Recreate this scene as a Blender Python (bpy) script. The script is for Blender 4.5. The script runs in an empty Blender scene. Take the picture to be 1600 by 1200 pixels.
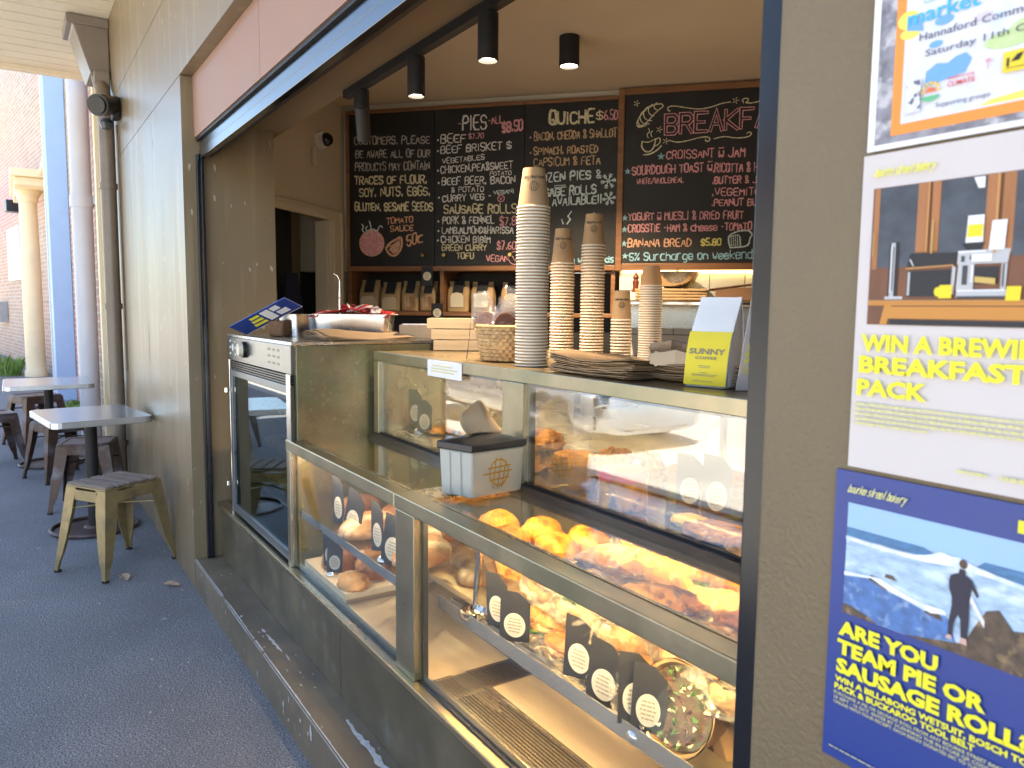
import bpy, bmesh, math, random
from mathutils import Vector, Matrix, noise as mnoise
SC = bpy.context.scene
COL = SC.collection
R = math.radians
# ------------------------------------------------------------ camera
cam = bpy.data.cameras.new('camera')
cam.sensor_width = 36; cam.lens = 26.94; cam.clip_start = .02; cam.clip_end = 400
cam.dof.use_dof = True; cam.dof.focus_distance = 2.3; cam.dof.aperture_fstop = 9
camo = bpy.data.objects.new('camera', cam); COL.objects.link(camo)
CY, CP, CR = R(-56.864), R(-5.613), R(.572)
_f = Vector((math.sin(CY)*math.cos(CP), math.cos(CY)*math.cos(CP), math.sin(CP)))
_r = Vector((math.cos(CY), -math.sin(CY), 0)); _u = _r.cross(_f)
_r2 = _r*math.cos(CR)+_u*math.sin(CR); _u2 = -_r*math.sin(CR)+_u*math.cos(CR)
camo.matrix_world = Matrix(((_r2.x,_u2.x,-_f.x,0),(_r2.y,_u2.y,-_f.y,-.688),(_r2.z,_u2.z,-_f.z,1.36),(0,0,0,1)))
SC.camera = camo
# ------------------------------------------------------------ sky, sun, exposure
SUN = Vector((.35, .30, 1.0)).normalized()
W = bpy.data.worlds.new('World'); SC.world = W; W.use_nodes = True
wn = W.node_tree; wn.nodes.clear()
sky = wn.nodes.new('ShaderNodeTexSky'); sky.sky_type = 'NISHITA'; sky.sun_disc = False
sky.sun_elevation = math.asin(SUN.z); sky.sun_rotation = math.atan2(SUN.x, SUN.y)
bg = wn.nodes.new('ShaderNodeBackground'); bg.inputs[1].default_value = .14
wo = wn.nodes.new('ShaderNodeOutputWorld')
wn.links.new(sky.outputs[0], bg.inputs[0]); wn.links.new(bg.outputs[0], wo.inputs[0])
sl = bpy.data.lights.new('sun', 'SUN'); sl.energy = 5.0; sl.angle = R(.5); sl.color = (1, .95, .86)
so = bpy.data.objects.new('sun', sl); COL.objects.link(so); so.location = (0, 6, 12)
so.rotation_euler = (-SUN).to_track_quat('-Z', 'Y').to_euler()
SC.view_settings.view_transform = 'Standard'; SC.view_settings.look = 'None'
SC.view_settings.exposure = 2.25; SC.view_settings.gamma = 1
SC.cycles.max_bounces = 10; SC.cycles.transparent_max_bounces = 24; SC.cycles.glossy_bounces = 6
SC.cycles.caustics_reflective = False; SC.cycles.caustics_refractive = False
rng = random.Random(7)
# ------------------------------------------------------------ mesh helpers
def V(*a): return Vector(a)
class MB:
    def __init__(s): s.v=[]; s.f=[]; s.m=[]; s.k=0
    def add(s, vs, fs, mi=0):
        o=len(s.v); s.v += [tuple(v) for v in vs]
        for f in fs: s.f.append(tuple(i+o for i in f)); s.m.append(mi)
        return s
    def box(s, a, b, mi=0):
        (x0,y0,z0),(x1,y1,z1)=a,b
        return s.add([(x0,y0,z0),(x1,y0,z0),(x1,y1,z0),(x0,y1,z0),(x0,y0,z1),(x1,y0,z1),(x1,y1,z1),(x0,y1,z1)],
              [(3,2,1,0),(4,5,6,7),(0,1,5,4),(1,2,6,5),(2,3,7,6),(3,0,4,7)],mi)
    def obox(s, c, ax, ay, az, mi=0):
        c=Vector(c); ax=Vector(ax); ay=Vector(ay); az=Vector(az)
        p=[c+ax*i+ay*j+az*k for k in (-1,1) for j,i in ((-1,-1),(-1,1),(1,1),(1,-1))]
        return s.add(p,[(3,2,1,0),(4,5,6,7),(0,1,5,4),(1,2,6,5),(2,3,7,6),(3,0,4,7)],mi)
    def cyl(s, p0, p1, r0, r1=None, n=20, mi=0, caps=True):
        p0=Vector(p0); p1=Vector(p1); r1=r0 if r1 is None else r1
        d=(p1-p0).normalized(); a=d.orthogonal().normalized(); b=d.cross(a)
        vs=[]
        for p,r in ((p0,r0),(p1,r1)):
            for i in range(n):
                t=2*math.pi*i/n; vs.append(p+(a*math.cos(t)+b*math.sin(t))*r)
        fs=[(i,(i+1)%n,n+(i+1)%n,n+i) for i in range(n)]
        if caps: fs += [tuple(range(n-1,-1,-1)),tuple(range(n,2*n))]
        return s.add(vs,fs,mi)
    def lathe(s, prof, c=(0,0,0), n=24, mi=0, sx=1, sy=1, mis=None, fn=None):
        c=Vector(c); vs=[]
        for (r,z) in prof:
            for i in range(n):
                t=2*math.pi*i/n; rr=r if fn is None else fn(r,z,t)
                vs.append(c+Vector((rr*math.cos(t)*sx, rr*math.sin(t)*sy, z)))
        o=len(s.v); s.v += [tuple(v) for v in vs]
        for k in range(len(prof)-1):
            for i in range(n):
                j=(i+1)%n; s.f.append((o+k*n+i,o+k*n+j,o+(k+1)*n+j,o+(k+1)*n+i)); s.m.append(mi if mis is None else mis[k])
        return s
    def tube(s, pts, r, n=8, mi=0, closed=False):
        pts=[Vector(p) for p in pts]; N=len(pts); vs=[]
        up=None
        for i,p in enumerate(pts):
            a=pts[(i-1)%N] if (closed or i>0) else p; b=pts[(i+1)%N] if (closed or i<N-1) else p
            d=(b-a).normalized()
            if up is None: up=d.orthogonal().normalized()
            up=(up-d*up.dot(d)).normalized(); w=d.cross(up)
            rr=r[i] if isinstance(r,(list,tuple)) else r
            for k in range(n):
                t=2*math.pi*k/n; vs.append(p+(up*math.cos(t)+w*math.sin(t))*rr)
        fs=[]
        for i in range(N if closed else N-1):
            j=(i+1)%N
            for k in range(n): fs.append((i*n+k,i*n+(k+1)%n,j*n+(k+1)%n,j*n+k))
        if not closed: fs += [tuple(range(n-1,-1,-1)),tuple((N-1)*n+k for k in range(n))]
        return s.add(vs,fs,mi)
    def prism(s, poly, d, mi=0):
        """polygon of 3d points extruded by vector d (both ends closed)"""
        poly=[Vector(p) for p in poly]; d=Vector(d); n=len(poly)
        return s.add(poly+[p+d for p in poly],[tuple(range(n-1,-1,-1)),tuple(range(n,2*n))]+[(i,(i+1)%n,n+(i+1)%n,n+i) for i in range(n)],mi)
    def grid(s, fn, nu, nv, mi=0, close_u=False):
        vs=[fn(i/(nu if close_u else nu-1), j/(nv-1)) for j in range(nv) for i in range(nu)]
        fs=[]
        for j in range(nv-1):
            for i in range(nu if close_u else nu-1):
                i2=(i+1)%nu; fs.append((j*nu+i,j*nu+i2,(j+1)*nu+i2,(j+1)*nu+i))
        return s.add(vs,fs,mi)
    def ribbon(s, pts, w, nrm, mi=0, jit=0):
        pts=[Vector(p) for p in pts]; nrm=Vector(nrm).normalized()
        pts=[p for i,p in enumerate(pts) if i==0 or (p-pts[i-1]).length>1e-6]
        if len(pts)<2: return s
        s.k=(s.k+1)%9; off=nrm*(.00014*s.k)
        d0=(pts[1]-pts[0]).normalized(); d1=(pts[-1]-pts[-2]).normalized()
        pts[0]=pts[0]-d0*w*.35; pts[-1]=pts[-1]+d1*w*.35
        vs=[]; N=len(pts)
        for i,p in enumerate(pts):
            a=(p-pts[i-1]).normalized() if i>0 else None; b=(pts[i+1]-p).normalized() if i<N-1 else None
            if a is None: a=b
            if b is None: b=a
            t=(a+b)
            t=t.normalized() if t.length>1e-4 else a
            side=nrm.cross(t).normalized(); c=max(.45,abs(side.dot(nrm.cross(a))))
            ww=w*.5/c*(1+(rng.uniform(-jit,jit) if jit else 0))
            if i in (0,N-1): ww*=.8
            vs += [p+off+side*ww, p+off-side*ww]
        return s.add(vs,[(2*i,2*i+1,2*i+3,2*i+2) for i in range(N-1)],mi)
    def build(s, name, mats, parent=None, loc=None, smooth=False, bevel=0, sub=0, solid=0, seg=2):
        me=bpy.data.meshes.new(name)
        off=Vector(loc) if loc is not None else (root_loc(parent) if parent else Vector())
        me.from_pydata([tuple(Vector(v)-off) for v in s.v],[],s.f)
        if not isinstance(mats,(list,tuple)): mats=[mats]
        for m in mats: me.materials.append(m)
        me.polygons.foreach_set('material_index',s.m)
        bm=bmesh.new(); bm.from_mesh(me); bmesh.ops.recalc_face_normals(bm,faces=bm.faces); bm.to_mesh(me); bm.free()
        o=bpy.data.objects.new(name,me); COL.objects.link(o)
        if parent:
            o.parent=parent
            if loc is not None: o.location=Vector(loc)-root_loc(parent)
        elif loc is not None: o.location=loc
        if solid:
            md=o.modifiers.new('thick','SOLIDIFY'); md.thickness=solid; md.offset=0
        if bevel:
            md=o.modifiers.new('bevel','BEVEL'); md.width=bevel; md.segments=seg; md.limit_method='ANGLE'; md.angle_limit=R(40)
        if sub:
            md=o.modifiers.new('sub','SUBSURF'); md.levels=sub; md.render_levels=sub
        if smooth or sub:
            me.polygons.foreach_set('use_smooth',[True]*len(me.polygons))
            if not sub: me.set_sharp_from_angle(angle=R(38))
        me.update()
        return o
def root_loc(o):
    l=Vector(o.location)
    while o.parent: o=o.parent; l=l+Vector(o.location)
    return l
def tag(o, label, cat, group=None, kind=None):
    if label: o['label']=label
    if cat: o['category']=cat
    if group: o['group']=group
    if kind: o['kind']=kind
    return o
def thing(name, label, cat, loc=(0,0,0), group=None, rz=0):
    o=bpy.data.objects.new(name,None); COL.objects.link(o); o.location=loc; o.rotation_euler=(0,0,rz)
    o.empty_display_size=.05
    return tag(o,label,cat,group)
def copy_tree(o, parent=None):
    c=o.copy(); COL.objects.link(c); c.parent=parent
    for ch in list(o.children): copy_tree(ch,c)
    return c
def put(proto, loc, rz=0, label=None, group=None, scale=1):
    c=copy_tree(proto); c.location=loc; c.rotation_euler=(0,0,rz); c.scale=(scale,)*3
    if label: c['label']=label
    if group: c['group']=group
    return c
# ------------------------------------------------------------ lettering
GL={'A':'002640|1232','B':'00063645443303|33424130 00','C':'4536160501103041','D':'0006264442 2000','E':'46060040|0333','F':'460600|0333','G':'453616050110304143 23',
'H':'0006|4046|0343','I':'2026','J':'46413010 01','K':'0006|460340','L':'060040','M':'0006234640','N':'00064046','O':'163645413010010516','P':'00063645443303','Q':'163645413010010516|2240',
'R':'00063645443303|2340','S':'453616050413334241301001','T':'0646|2620','U':'060110304146','V':'062046','W':'0610233046','X':'0046|0640','Y':'062346|2320','Z':'06460040',
'0':'163645413010010516','1':'152620','2':'051636454400 40','3':'0646233342413010 01','4':'303602 42','5':'460603334241301001','6':'361502011030414233 1302','7':'064610','8':'130405163645443313020110304142 33','9':'433313041636454130 10',
'$':'4536160504133342413010 01|2720','&':'40051626353401102042',',':'212 010'.replace(' ',''),'.':'2021','!':'2622|2120','-':'1333','/':'0046','%':'0046|0516250405|4132304241','*':'2224|1333|1242',"'":'2625','+':'2224|1333','?':'051636453422|2120',
'~':'04 01102230 4144|0646'.replace(' ',''),'^':'0323 43|2125'.replace(' ',''),
'a':'3414030110304 1|4440'.replace(' ',''),'b':'0600|0110304143341403','c':'4414030110 40'.replace(' ',''),'d':'413010010314 3443|4640'.replace(' ',''),'e':'02424334140301103041','g':'341403011030 41|444z3y1y'.replace(' ',''),
'h':'0600|03143443 40'.replace(' ',''),'i':'2420|2526','k':'0600|440240','l':'2620','m':'0400|031423 20|233443 40'.replace(' ',''),'n':'0400|0314344340','o':'143443413010010314','p':'040y|0314344341301001','r':'0400|021434',
's':'441403123241 3000'.replace(' ',''),'t':'262130|1434','u':'0401103041|4440','w':'0410223044','y':'0421|441y','v':'042044','j':'342z0z'}
NARROW={'I':.35,'.':.3,',':.35,"'":.3,'!':.35,'i':.4,'l':.4,'1':.6,'t':.7,' ':.55,'-':.8}
def _pts(code):
    out=[]
    for st in code.split('|'):
        st=st.replace(' ',''); out.append([(int(st[i]), {'z':-1,'y':-2}.get(st[i+1]) if st[i+1] in 'zy' else int(st[i+1])) for i in range(0,len(st)-1,2)])
    return out
def chaikin(p, closed=False):
    if len(p)<3: return p
    o=[p[0]]
    for i in range(len(p)-1):
        a,b=p[i],p[i+1]
        if i>0: o.append((a[0]*.75+b[0]*.25,a[1]*.75+b[1]*.25))
        if i<len(p)-2: o.append((a[0]*.25+b[0]*.75,a[1]*.25+b[1]*.75))
    o.append(p[-1]); return o
def stroke_text(mb, text, p0, p1, up, h, lw, nrm, mi=0, jit=.07, slant=0, rnd=None, wob=.12):
    """hand drawn letters from p0 to p1 (baseline), cap height h"""
    rnd=rnd or rng; p0=Vector(p0); p1=Vector(p1); up=Vector(up); ux=(p1-p0)
    tot=sum(NARROW.get(c,1)+.32 for c in text)-.32
    x=0
    for c in text:
        wd=NARROW.get(c,1)
        if c!=' ' and c in GL:
            dy=rnd.uniform(-wob,wob)*.5; sc=1+rnd.uniform(-wob,wob)
            for pl in _pts(GL[c]):
                q=[]
                for (a,b) in pl:
                    a2=a/4+rnd.uniform(-jit,jit)*.5; b2=b/6*sc+rnd.uniform(-jit,jit)*.5+dy*.2
                    if c in '.,!\'' or wd<.5: a2=.5+(a2-.5)*.8
                    q.append((a2,b2))
                q=chaikin(q)
                pts=[p0+ux*((x+wd*(a if wd>=.5 else a))/tot)+up*(b*h)+ux.normalized()*(slant*b*h) for (a,b) in q]
                mb.ribbon(pts,lw*rnd.uniform(.82,1.15),nrm,mi,jit=.30)
        x+=wd+.32
_fc={}
def font_geo(text, off=0, space=1.0):
    k=(text,off,space)
    if k in _fc: return _fc[k]
    cu=bpy.data.curves.new('t','FONT'); cu.body=text; cu.size=1; cu.offset=off; cu.space_character=space; cu.resolution_u=2
    o=bpy.data.objects.new('t',cu); COL.objects.link(o)
    dg=bpy.context.evaluated_depsgraph_get(); dg.update()
    me=bpy.data.meshes.new_from_object(o.evaluated_get(dg))
    vs=[tuple(v.co) for v in me.vertices]; fs=[tuple(p.vertices) for p in me.polygons]
    bpy.data.objects.remove(o); bpy.data.curves.remove(cu); bpy.data.meshes.remove(me)
    _fc[k]=(vs,fs); return _fc[k]
def print_text(mb, text, p0, ux, up, h, width=None, off=0, mi=0, space=1.0):
    """printed sans lettering; h cap height, width stretches the line to an exact length"""
    vs,fs=font_geo(text,off,space)
    if not vs: return
    x0=min(v[0] for v in vs); x1=max(v[0] for v in vs); cap=.729
    ux=Vector(ux).normalized(); up=Vector(up).normalized(); p0=Vector(p0)
    sy=h/cap; sx=(width/(x1-x0)) if width else sy
    mb.add([p0+ux*((v[0]-x0)*sx)+up*(v[1]*sy) for v in vs],fs,mi)
# ------------------------------------------------------------ materials
def mat(name, col, rough=.6, metal=0, var=.15, vs=6, bump=0, bs=40, stretch=None, col2=None, spec=.5, coat=0, emit=None, es=0, rvar=.12, alpha=1, sss=0, trans=0, axis=None):
    """principled with noise driven colour (base to col2 or to a scaled base), roughness variation and bump"""
    m=bpy.data.materials.new(name); m.use_nodes=True; nt=m.node_tree; b=nt.nodes['Principled BSDF']
    L=nt.links.new
    b.inputs['Roughness'].default_value=rough; b.inputs['Metallic'].default_value=metal
    b.inputs['Specular IOR Level'].default_value=spec; b.inputs['Coat Weight'].default_value=coat
    b.inputs['Base Color'].default_value=(*col,1)
    if trans: b.inputs['Transmission Weight'].default_value=trans
    if sss: b.inputs['Subsurface Weight'].default_value=sss; b.inputs['Subsurface Radius'].default_value=(.01,.005,.003)
    if emit: b.inputs['Emission Color'].default_value=(*emit,1); b.inputs['Emission Strength'].default_value=es
    if alpha<1: b.inputs['Alpha'].default_value=alpha
    tc=nt.nodes.new('ShaderNodeTexCoord'); src=tc.outputs['Object']
    mp=nt.nodes.new('ShaderNodeMapping'); L(src,mp.inputs[0])
    if stretch: mp.inputs['Scale'].default_value=stretch
    if var or col2:
        n=nt.nodes.new('ShaderNodeTexNoise'); n.inputs['Scale'].default_value=vs; n.inputs['Detail'].default_value=6; n.inputs['Roughness'].default_value=.6
        L(mp.outputs[0],n.inputs['Vector'])
        cr=nt.nodes.new('ShaderNodeValToRGB'); L(n.outputs['Fac'],cr.inputs[0])
        c2=col2 if col2 else tuple(min(1,c*(1+var)) for c in col); c1=col if col2 else tuple(c*(1-var) for c in col)
        cr.color_ramp.elements[0].position=.32; cr.color_ramp.elements[1].position=.68
        cr.color_ramp.elements[0].color=(*c1,1); cr.color_ramp.elements[1].color=(*c2,1)
        L(cr.outputs[0],b.inputs['Base Color'])
        mr=nt.nodes.new('ShaderNodeMapRange'); L(n.outputs['Fac'],mr.inputs[0]); mr.inputs[1].default_value=.3; mr.inputs[2].default_value=.7
        mr.inputs[3].default_value=max(0.02,rough-rvar*rough); mr.inputs[4].default_value=min(1,rough+rvar*rough); L(mr.outputs[0],b.inputs['Roughness'])
    if bump:
        n2=nt.nodes.new('ShaderNodeTexNoise'); n2.inputs['Scale'].default_value=bs; n2.inputs['Detail'].default_value=5; L(mp.outputs[0],n2.inputs['Vector'])
        bp=nt.nodes.new('ShaderNodeBump'); bp.inputs['Strength'].default_value=bump; bp.inputs['Distance'].default_value=.01
        L(n2.outputs['Fac'],bp.inputs['Height']); L(bp.outputs[0],b.inputs['Normal'])
    return m
def overlay(m, col, scale, lo, hi, stretch=(1,1,1), kind='noise', rough=None, detail=6):
    """a second colour where a second noise passes a threshold: stains, chips, flour, speckle"""
    nt=m.node_tree; b=nt.nodes['Principled BSDF']; L=nt.links.new
    tc=nt.nodes.new('ShaderNodeTexCoord'); mp=nt.nodes.new('ShaderNodeMapping'); L(tc.outputs['Object'],mp.inputs[0]); mp.inputs['Scale'].default_value=stretch
    mp.inputs['Location'].default_value=(scale*.37,1.3,scale*.11)
    if kind=='vor':
        n=nt.nodes.new('ShaderNodeTexVoronoi'); n.inputs['Scale'].default_value=scale; f=n.outputs['Distance']
    else:
        n=nt.nodes.new('ShaderNodeTexNoise'); n.inputs['Scale'].default_value=scale; n.inputs['Detail'].default_value=detail; f=n.outputs['Fac']
    L(mp.outputs[0],n.inputs['Vector'])
    mr=nt.nodes.new('ShaderNodeMapRange'); L(f,mr.inputs[0]); mr.inputs[1].default_value=lo; mr.inputs[2].default_value=hi
    mx=nt.nodes.new('ShaderNodeMix'); mx.data_type='RGBA'; L(mr.outputs[0],mx.inputs[0])
    s=b.inputs['Base Color']
    if s.is_linked: L(s.links[0].from_socket,mx.inputs[6])
    else: mx.inputs[6].default_value=s.default_value
    mx.inputs[7].default_value=(*col,1); L(mx.outputs[2],s)
    return m
def planar(nt, ax):
    """(distance along ax, z) as a 2d texture vector on a vertical wall"""
    tc=nt.nodes.new('ShaderNodeTexCoord'); d=nt.nodes.new('ShaderNodeVectorMath'); d.operation='DOT_PRODUCT'
    nt.links.new(tc.outputs['Object'],d.inputs[0]); d.inputs[1].default_value=ax
    sp=nt.nodes.new('ShaderNodeSeparateXYZ'); nt.links.new(tc.outputs['Object'],sp.inputs[0])
    cb=nt.nodes.new('ShaderNodeCombineXYZ'); nt.links.new(d.outputs['Value'],cb.inputs[0]); nt.links.new(sp.outputs[2],cb.inputs[1])
    return cb.outputs[0]
def bricks(name, ax, c1, c2, mortar, bw, bh, ms, rough=.85, bump=.5, offset=.5):
    m=bpy.data.materials.new(name); m.use_nodes=True; nt=m.node_tree; b=nt.nodes['Principled BSDF']; L=nt.links.new
    t=nt.nodes.new('ShaderNodeTexBrick'); L(planar(nt,ax),t.inputs['Vector'])
    t.inputs['Scale'].default_value=1; t.inputs['Brick Width'].default_value=bw; t.inputs['Row Height'].default_value=bh; t.inputs['Mortar Size'].default_value=ms
    t.inputs['Mortar Smooth'].default_value=.2; t.offset=offset; t.inputs['Bias'].default_value=0
    t.inputs['Color1'].default_value=(*c1,1); t.inputs['Color2'].default_value=(*c2,1); t.inputs['Mortar'].default_value=(*mortar,1)
    n=nt.nodes.new('ShaderNodeTexNoise'); n.inputs['Scale'].default_value=3; n.inputs['Detail'].default_value=8
    mx=nt.nodes.new('ShaderNodeMix'); mx.data_type='RGBA'; mx.blend_type='MULTIPLY'; mx.inputs[0].default_value=.5
    L(t.outputs['Color'],mx.inputs[6]); L(n.outputs['Color'],mx.inputs[7]); 
    hs=nt.nodes.new('ShaderNodeHueSaturation'); hs.inputs['Saturation'].default_value=1; hs.inputs['Value'].default_value=1.3
    L(mx.outputs[2],hs.inputs['Color'])
    L((hs.outputs[0] if bump>.3 else t.outputs['Color']),b.inputs['Base Color']); b.inputs['Roughness'].default_value=rough
    bp=nt.nodes.new('ShaderNodeBump'); bp.inputs['Strength'].default_value=bump; bp.inputs['Distance'].default_value=.008; bp.invert=True
    L(t.outputs['Fac'],bp.inputs['Height']); L(bp.outputs[0],b.inputs['Normal'])
    return m
def glass(name, tint=(.96,.98,.97), ior=1.5, rough=0):
    m=bpy.data.materials.new(name); m.use_nodes=True; nt=m.node_tree; nt.nodes.clear(); L=nt.links.new
    o=nt.nodes.new('ShaderNodeOutputMaterial'); mx=nt.nodes.new('ShaderNodeMixShader'); t=nt.nodes.new('ShaderNodeBsdfTransparent')
    g=nt.nodes.new('ShaderNodeBsdfGlossy'); g.inputs['Roughness'].default_value=rough; f=nt.nodes.new('ShaderNodeFresnel'); f.inputs[0].default_value=ior
    t.inputs[0].default_value=(*tint,1); g.inputs[0].default_value=(1,1,1,1)
    # both faces of a pane act as an outer face: the angle is the same in and out
    ge=nt.nodes.new('ShaderNodeNewGeometry'); mul=nt.nodes.new('ShaderNodeMix'); mul.data_type='VECTOR'
    neg=nt.nodes.new('ShaderNodeVectorMath'); neg.operation='SCALE'; neg.inputs[3].default_value=-1; L(ge.outputs['Normal'],neg.inputs[0])
    L(ge.outputs['Backfacing'],mul.inputs[0]); L(ge.outputs['Normal'],mul.inputs[4]); L(ge.outputs['Normal'],mul.inputs[5])
    lw=nt.nodes.new('ShaderNodeLayerWeight'); 
    d=nt.nodes.new('ShaderNodeVectorMath'); d.operation='DOT_PRODUCT'; L(ge.outputs['Normal'],d.inputs[0]); L(ge.outputs['Incoming'],d.inputs[1])
    ab=nt.nodes.new('ShaderNodeMath'); ab.operation='ABSOLUTE'; L(d.outputs['Value'],ab.inputs[0])
    # Schlick
    om=nt.nodes.new('ShaderNodeMath'); om.operation='SUBTRACT'; om.inputs[0].default_value=1; L(ab.outputs[0],om.inputs[1])
    pw=nt.nodes.new('ShaderNodeMath'); pw.operation='POWER'; L(om.outputs[0],pw.inputs[0]); pw.inputs[1].default_value=5
    f0=((ior-1)/(ior+1))**2
    ma=nt.nodes.new('ShaderNodeMath'); ma.operation='MULTIPLY_ADD'; L(pw.outputs[0],ma.inputs[0]); ma.inputs[1].default_value=1-f0; ma.inputs[2].default_value=f0
    L(ma.outputs[0],mx.inputs[0]); L(t.outputs[0],mx.inputs[1]); L(g.outputs[0],mx.inputs[2]); L(mx.outputs[0],o.inputs[0])
    for n in (f,mul,neg,lw): nt.nodes.remove(n)
    return m
def emit(name, col, st):
    m=mat(name,(.8,.8,.8),.5,var=0,emit=col,es=st); nt=m.node_tree; g=nt.nodes.new('ShaderNodeNewGeometry'); k=nt.nodes.new('ShaderNodeMath'); k.operation='MULTIPLY_ADD'
    nt.links.new(g.outputs['Backfacing'],k.inputs[0]); k.inputs[1].default_value=-st; k.inputs[2].default_value=st; nt.links.new(k.outputs[0],nt.nodes['Principled BSDF'].inputs['Emission Strength']); return m
M={}
M['wall']=overlay(mat('brown_wall_paint',(.200,.146,.082),.38,var=.12,vs=1.6,bump=.06,bs=26,stretch=(1.6,1.6,.45)),(.32,.26,.165),5,.54,.80,(2.5,2.5,.22))
overlay(M['wall'],(.165,.128,.082),1.7,.56,.74,(1,1,.7)); overlay(M['wall'],(.42,.38,.31),38,.70,.74,(1,1,.35),detail=3)
M['pillar']=overlay(mat('brown_rendered_paint',(.165,.121,.066),.5,var=.10,vs=2.5,bump=.30,bs=150),(.5,.5,.47),16,.735,.76,detail=3)
M['inwall']=mat('dark_brown_inner_paint',(.17,.14,.10),.45,var=.1,vs=2,stretch=(1,1,.4))
M['pink']=mat('dusty_pink_panel',(.30,.172,.122),.6,var=.06,vs=3,bump=.05,bs=60)
M['shutter']=mat('satin_grey_aluminium',(.13,.135,.14),.2,1,var=.06,vs=8,stretch=(.2,1,1))
M['black']=mat('black_powder_coat',(.012,.012,.014),.35,var=.2,vs=8)
M['blackmatt']=mat('matt_black',(.010,.009,.009),.6,var=.2,vs=8)
M['blackgloss']=mat('gloss_black_channel',(.008,.009,.013),.22,var=.2,vs=5)
M['soffit']=mat('cream_soffit_paint',(.72,.64,.50),.45,var=.03,vs=3)
M['ceil']=mat('ceiling_paint',(.66,.56,.42),.8,var=.05,vs=1.5,bump=.06,bs=5)
M['cream']=mat('cream_wall_paint',(.62,.56,.44),.7,var=.05,vs=2)
M['bulk']=mat('brown_bulkhead',(.19,.135,.075),.7,var=.06,vs=2)
M['step']=overlay(overlay(mat('worn_brown_step_paint',(.165,.130,.085),.45,var=.2,vs=5,bump=.1,bs=60),(.095,.080,.06),3,.5,.75),(.5,.5,.47),26,.70,.74,(1,1.6,1),detail=3)
M['bronze']=overlay(mat('bronzed_steel_frame',(.40,.345,.235),.30,.9,var=.12,vs=7,bump=.03,bs=90),(.30,.29,.19),5,.5,.72)
M['bronzebright']=mat('brushed_brass_strip',(.50,.42,.27),.28,.95,var=.1,vs=10,stretch=(.2,1,1))  # lighter brushed finish for sill, cross rails and trim
M['panel']=overlay(overlay(mat('patinated_bronze_panel',(.165,.142,.092),.36,.5,var=.3,vs=4,bump=.05,bs=60),(.22,.235,.185),14,.58,.74),(.11,.096,.06),3,.5,.7)
M['brass']=overlay(mat('aged_brass_sheet',(.235,.195,.115),.33,.65,var=.35,vs=5,bump=.04,bs=50),(.21,.225,.125),7,.42,.66)
overlay(M['brass'],(.30,.27,.19),60,.60,.70,detail=3)
M['steel']=mat('brushed_steel',(.60,.58,.55),.26,1,var=.06,vs=14,stretch=(.15,1,1))
M['steelfloor']=mat('scratched_steel_floor',(.62,.53,.42),.36,.6,var=.08,vs=30,bump=.04,bs=60,stretch=(.15,1,1))
M['chrome']=mat('polished_steel',(.72,.72,.72),.10,1,var=.04)
M['galv']=mat('zinc_table_top',(.55,.58,.62),.24,.85,var=.10,vs=5,bump=.03,bs=20)
M['glass']=glass('clear_pane_glass')
M['glassdark']=glass('oven_door_glass',(.55,.66,.66),1.75)
M['glassup']=glass('coated_case_glass',(.90,.92,.91),2.35)
M['gasket']=mat('black_rubber_gasket',(.012,.013,.016),.35,var=.1)
M['chalk']=overlay(mat('blackboard_paint',(.010,.0095,.010),.55,var=.25,vs=3),(.028,.027,.026),2.2,.55,.8)
M['wood']=mat('oiled_timber',(.23,.105,.042),.45,var=.3,vs=9,stretch=(.25,.25,3),bump=.05,bs=40)
M['shelfwood']=mat('shelf_timber',(.30,.15,.06),.5,var=.3,vs=9,stretch=(.5,.5,6))
M['tile']=bricks('white_wall_tile',(.7373,.6756,0),(.62,.60,.55),(.58,.56,.51),(.13,.12,.11),.205,.135,.003,.22,.25)
for k,c in dict(white=(.74,.72,.67),cream=(.70,.62,.42),yellow=(.62,.58,.20),pink=(.74,.34,.37),orange=(.72,.38,.25),blue=(.28,.50,.62),tan=(.50,.36,.22),rose=(.70,.34,.36),ice=(.55,.66,.70),grey=(.42,.40,.37)).items():
    M['ch_'+k]=mat('chalk_'+k,c,.95,var=.5,vs=140,spec=.1)
M['kraft']=mat('kraft_paper',(.38,.245,.125),.8,var=.08,vs=30,bump=.05,bs=120)
M['kraftlight']=mat('kraft_board',(.44,.325,.195),.75,var=.06,vs=20,bump=.04,bs=100)
M['cuprim']=mat('cup_white_paper',(.78,.69,.54),.6,var=.03)
M['ink']=mat('black_ink',(.02,.018,.015),.6,var=.1)
M['paper']=mat('white_paper',(.78,.78,.80),.65,var=.02,spec=.3)
M['asphalt']=overlay(overlay(overlay(overlay(mat('footpath_asphalt',(.245,.250,.260),.85,var=.24,vs=2.2,bump=.9,bs=170),(.115,.119,.128),150,.44,.58,detail=2),(.42,.43,.44),120,.645,.69,detail=2),(.19,.19,.19),1.1,.56,.75),(.30,.31,.32),7,.765,.78,detail=2)
M['road']=mat('pale_worn_road',(.40,.375,.32),.8,var=.15,vs=1.5,bump=.3,bs=200)
M['brick']=bricks('red_brick_wall',(1,0,0),(.46,.23,.15),(.58,.33,.24),(.62,.55,.47),.235,.085,.010)
M['brickfar']=bricks('pale_brick_wall',(1,0,0),(.47,.28,.19),(.58,.38,.28),(.60,.53,.44),.235,.085,.010)
M['creamtrim']=mat('cream_render',(.86,.72,.46),.6,var=.05,vs=4)
M['pvc']=mat('grey_painted_pipe',(.60,.61,.63),.4,var=.05,vs=3)
M['bluepaint']=mat('pale_blue_paint',(.40,.57,.80),.5,var=.03)
M['pipebrown']=mat('brown_painted_pipe',(.20,.155,.115),.32,var=.1,vs=5)
M['hopper']=mat('taupe_painted_metal',(.20,.165,.14),.42,var=.05,vs=4)
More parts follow.
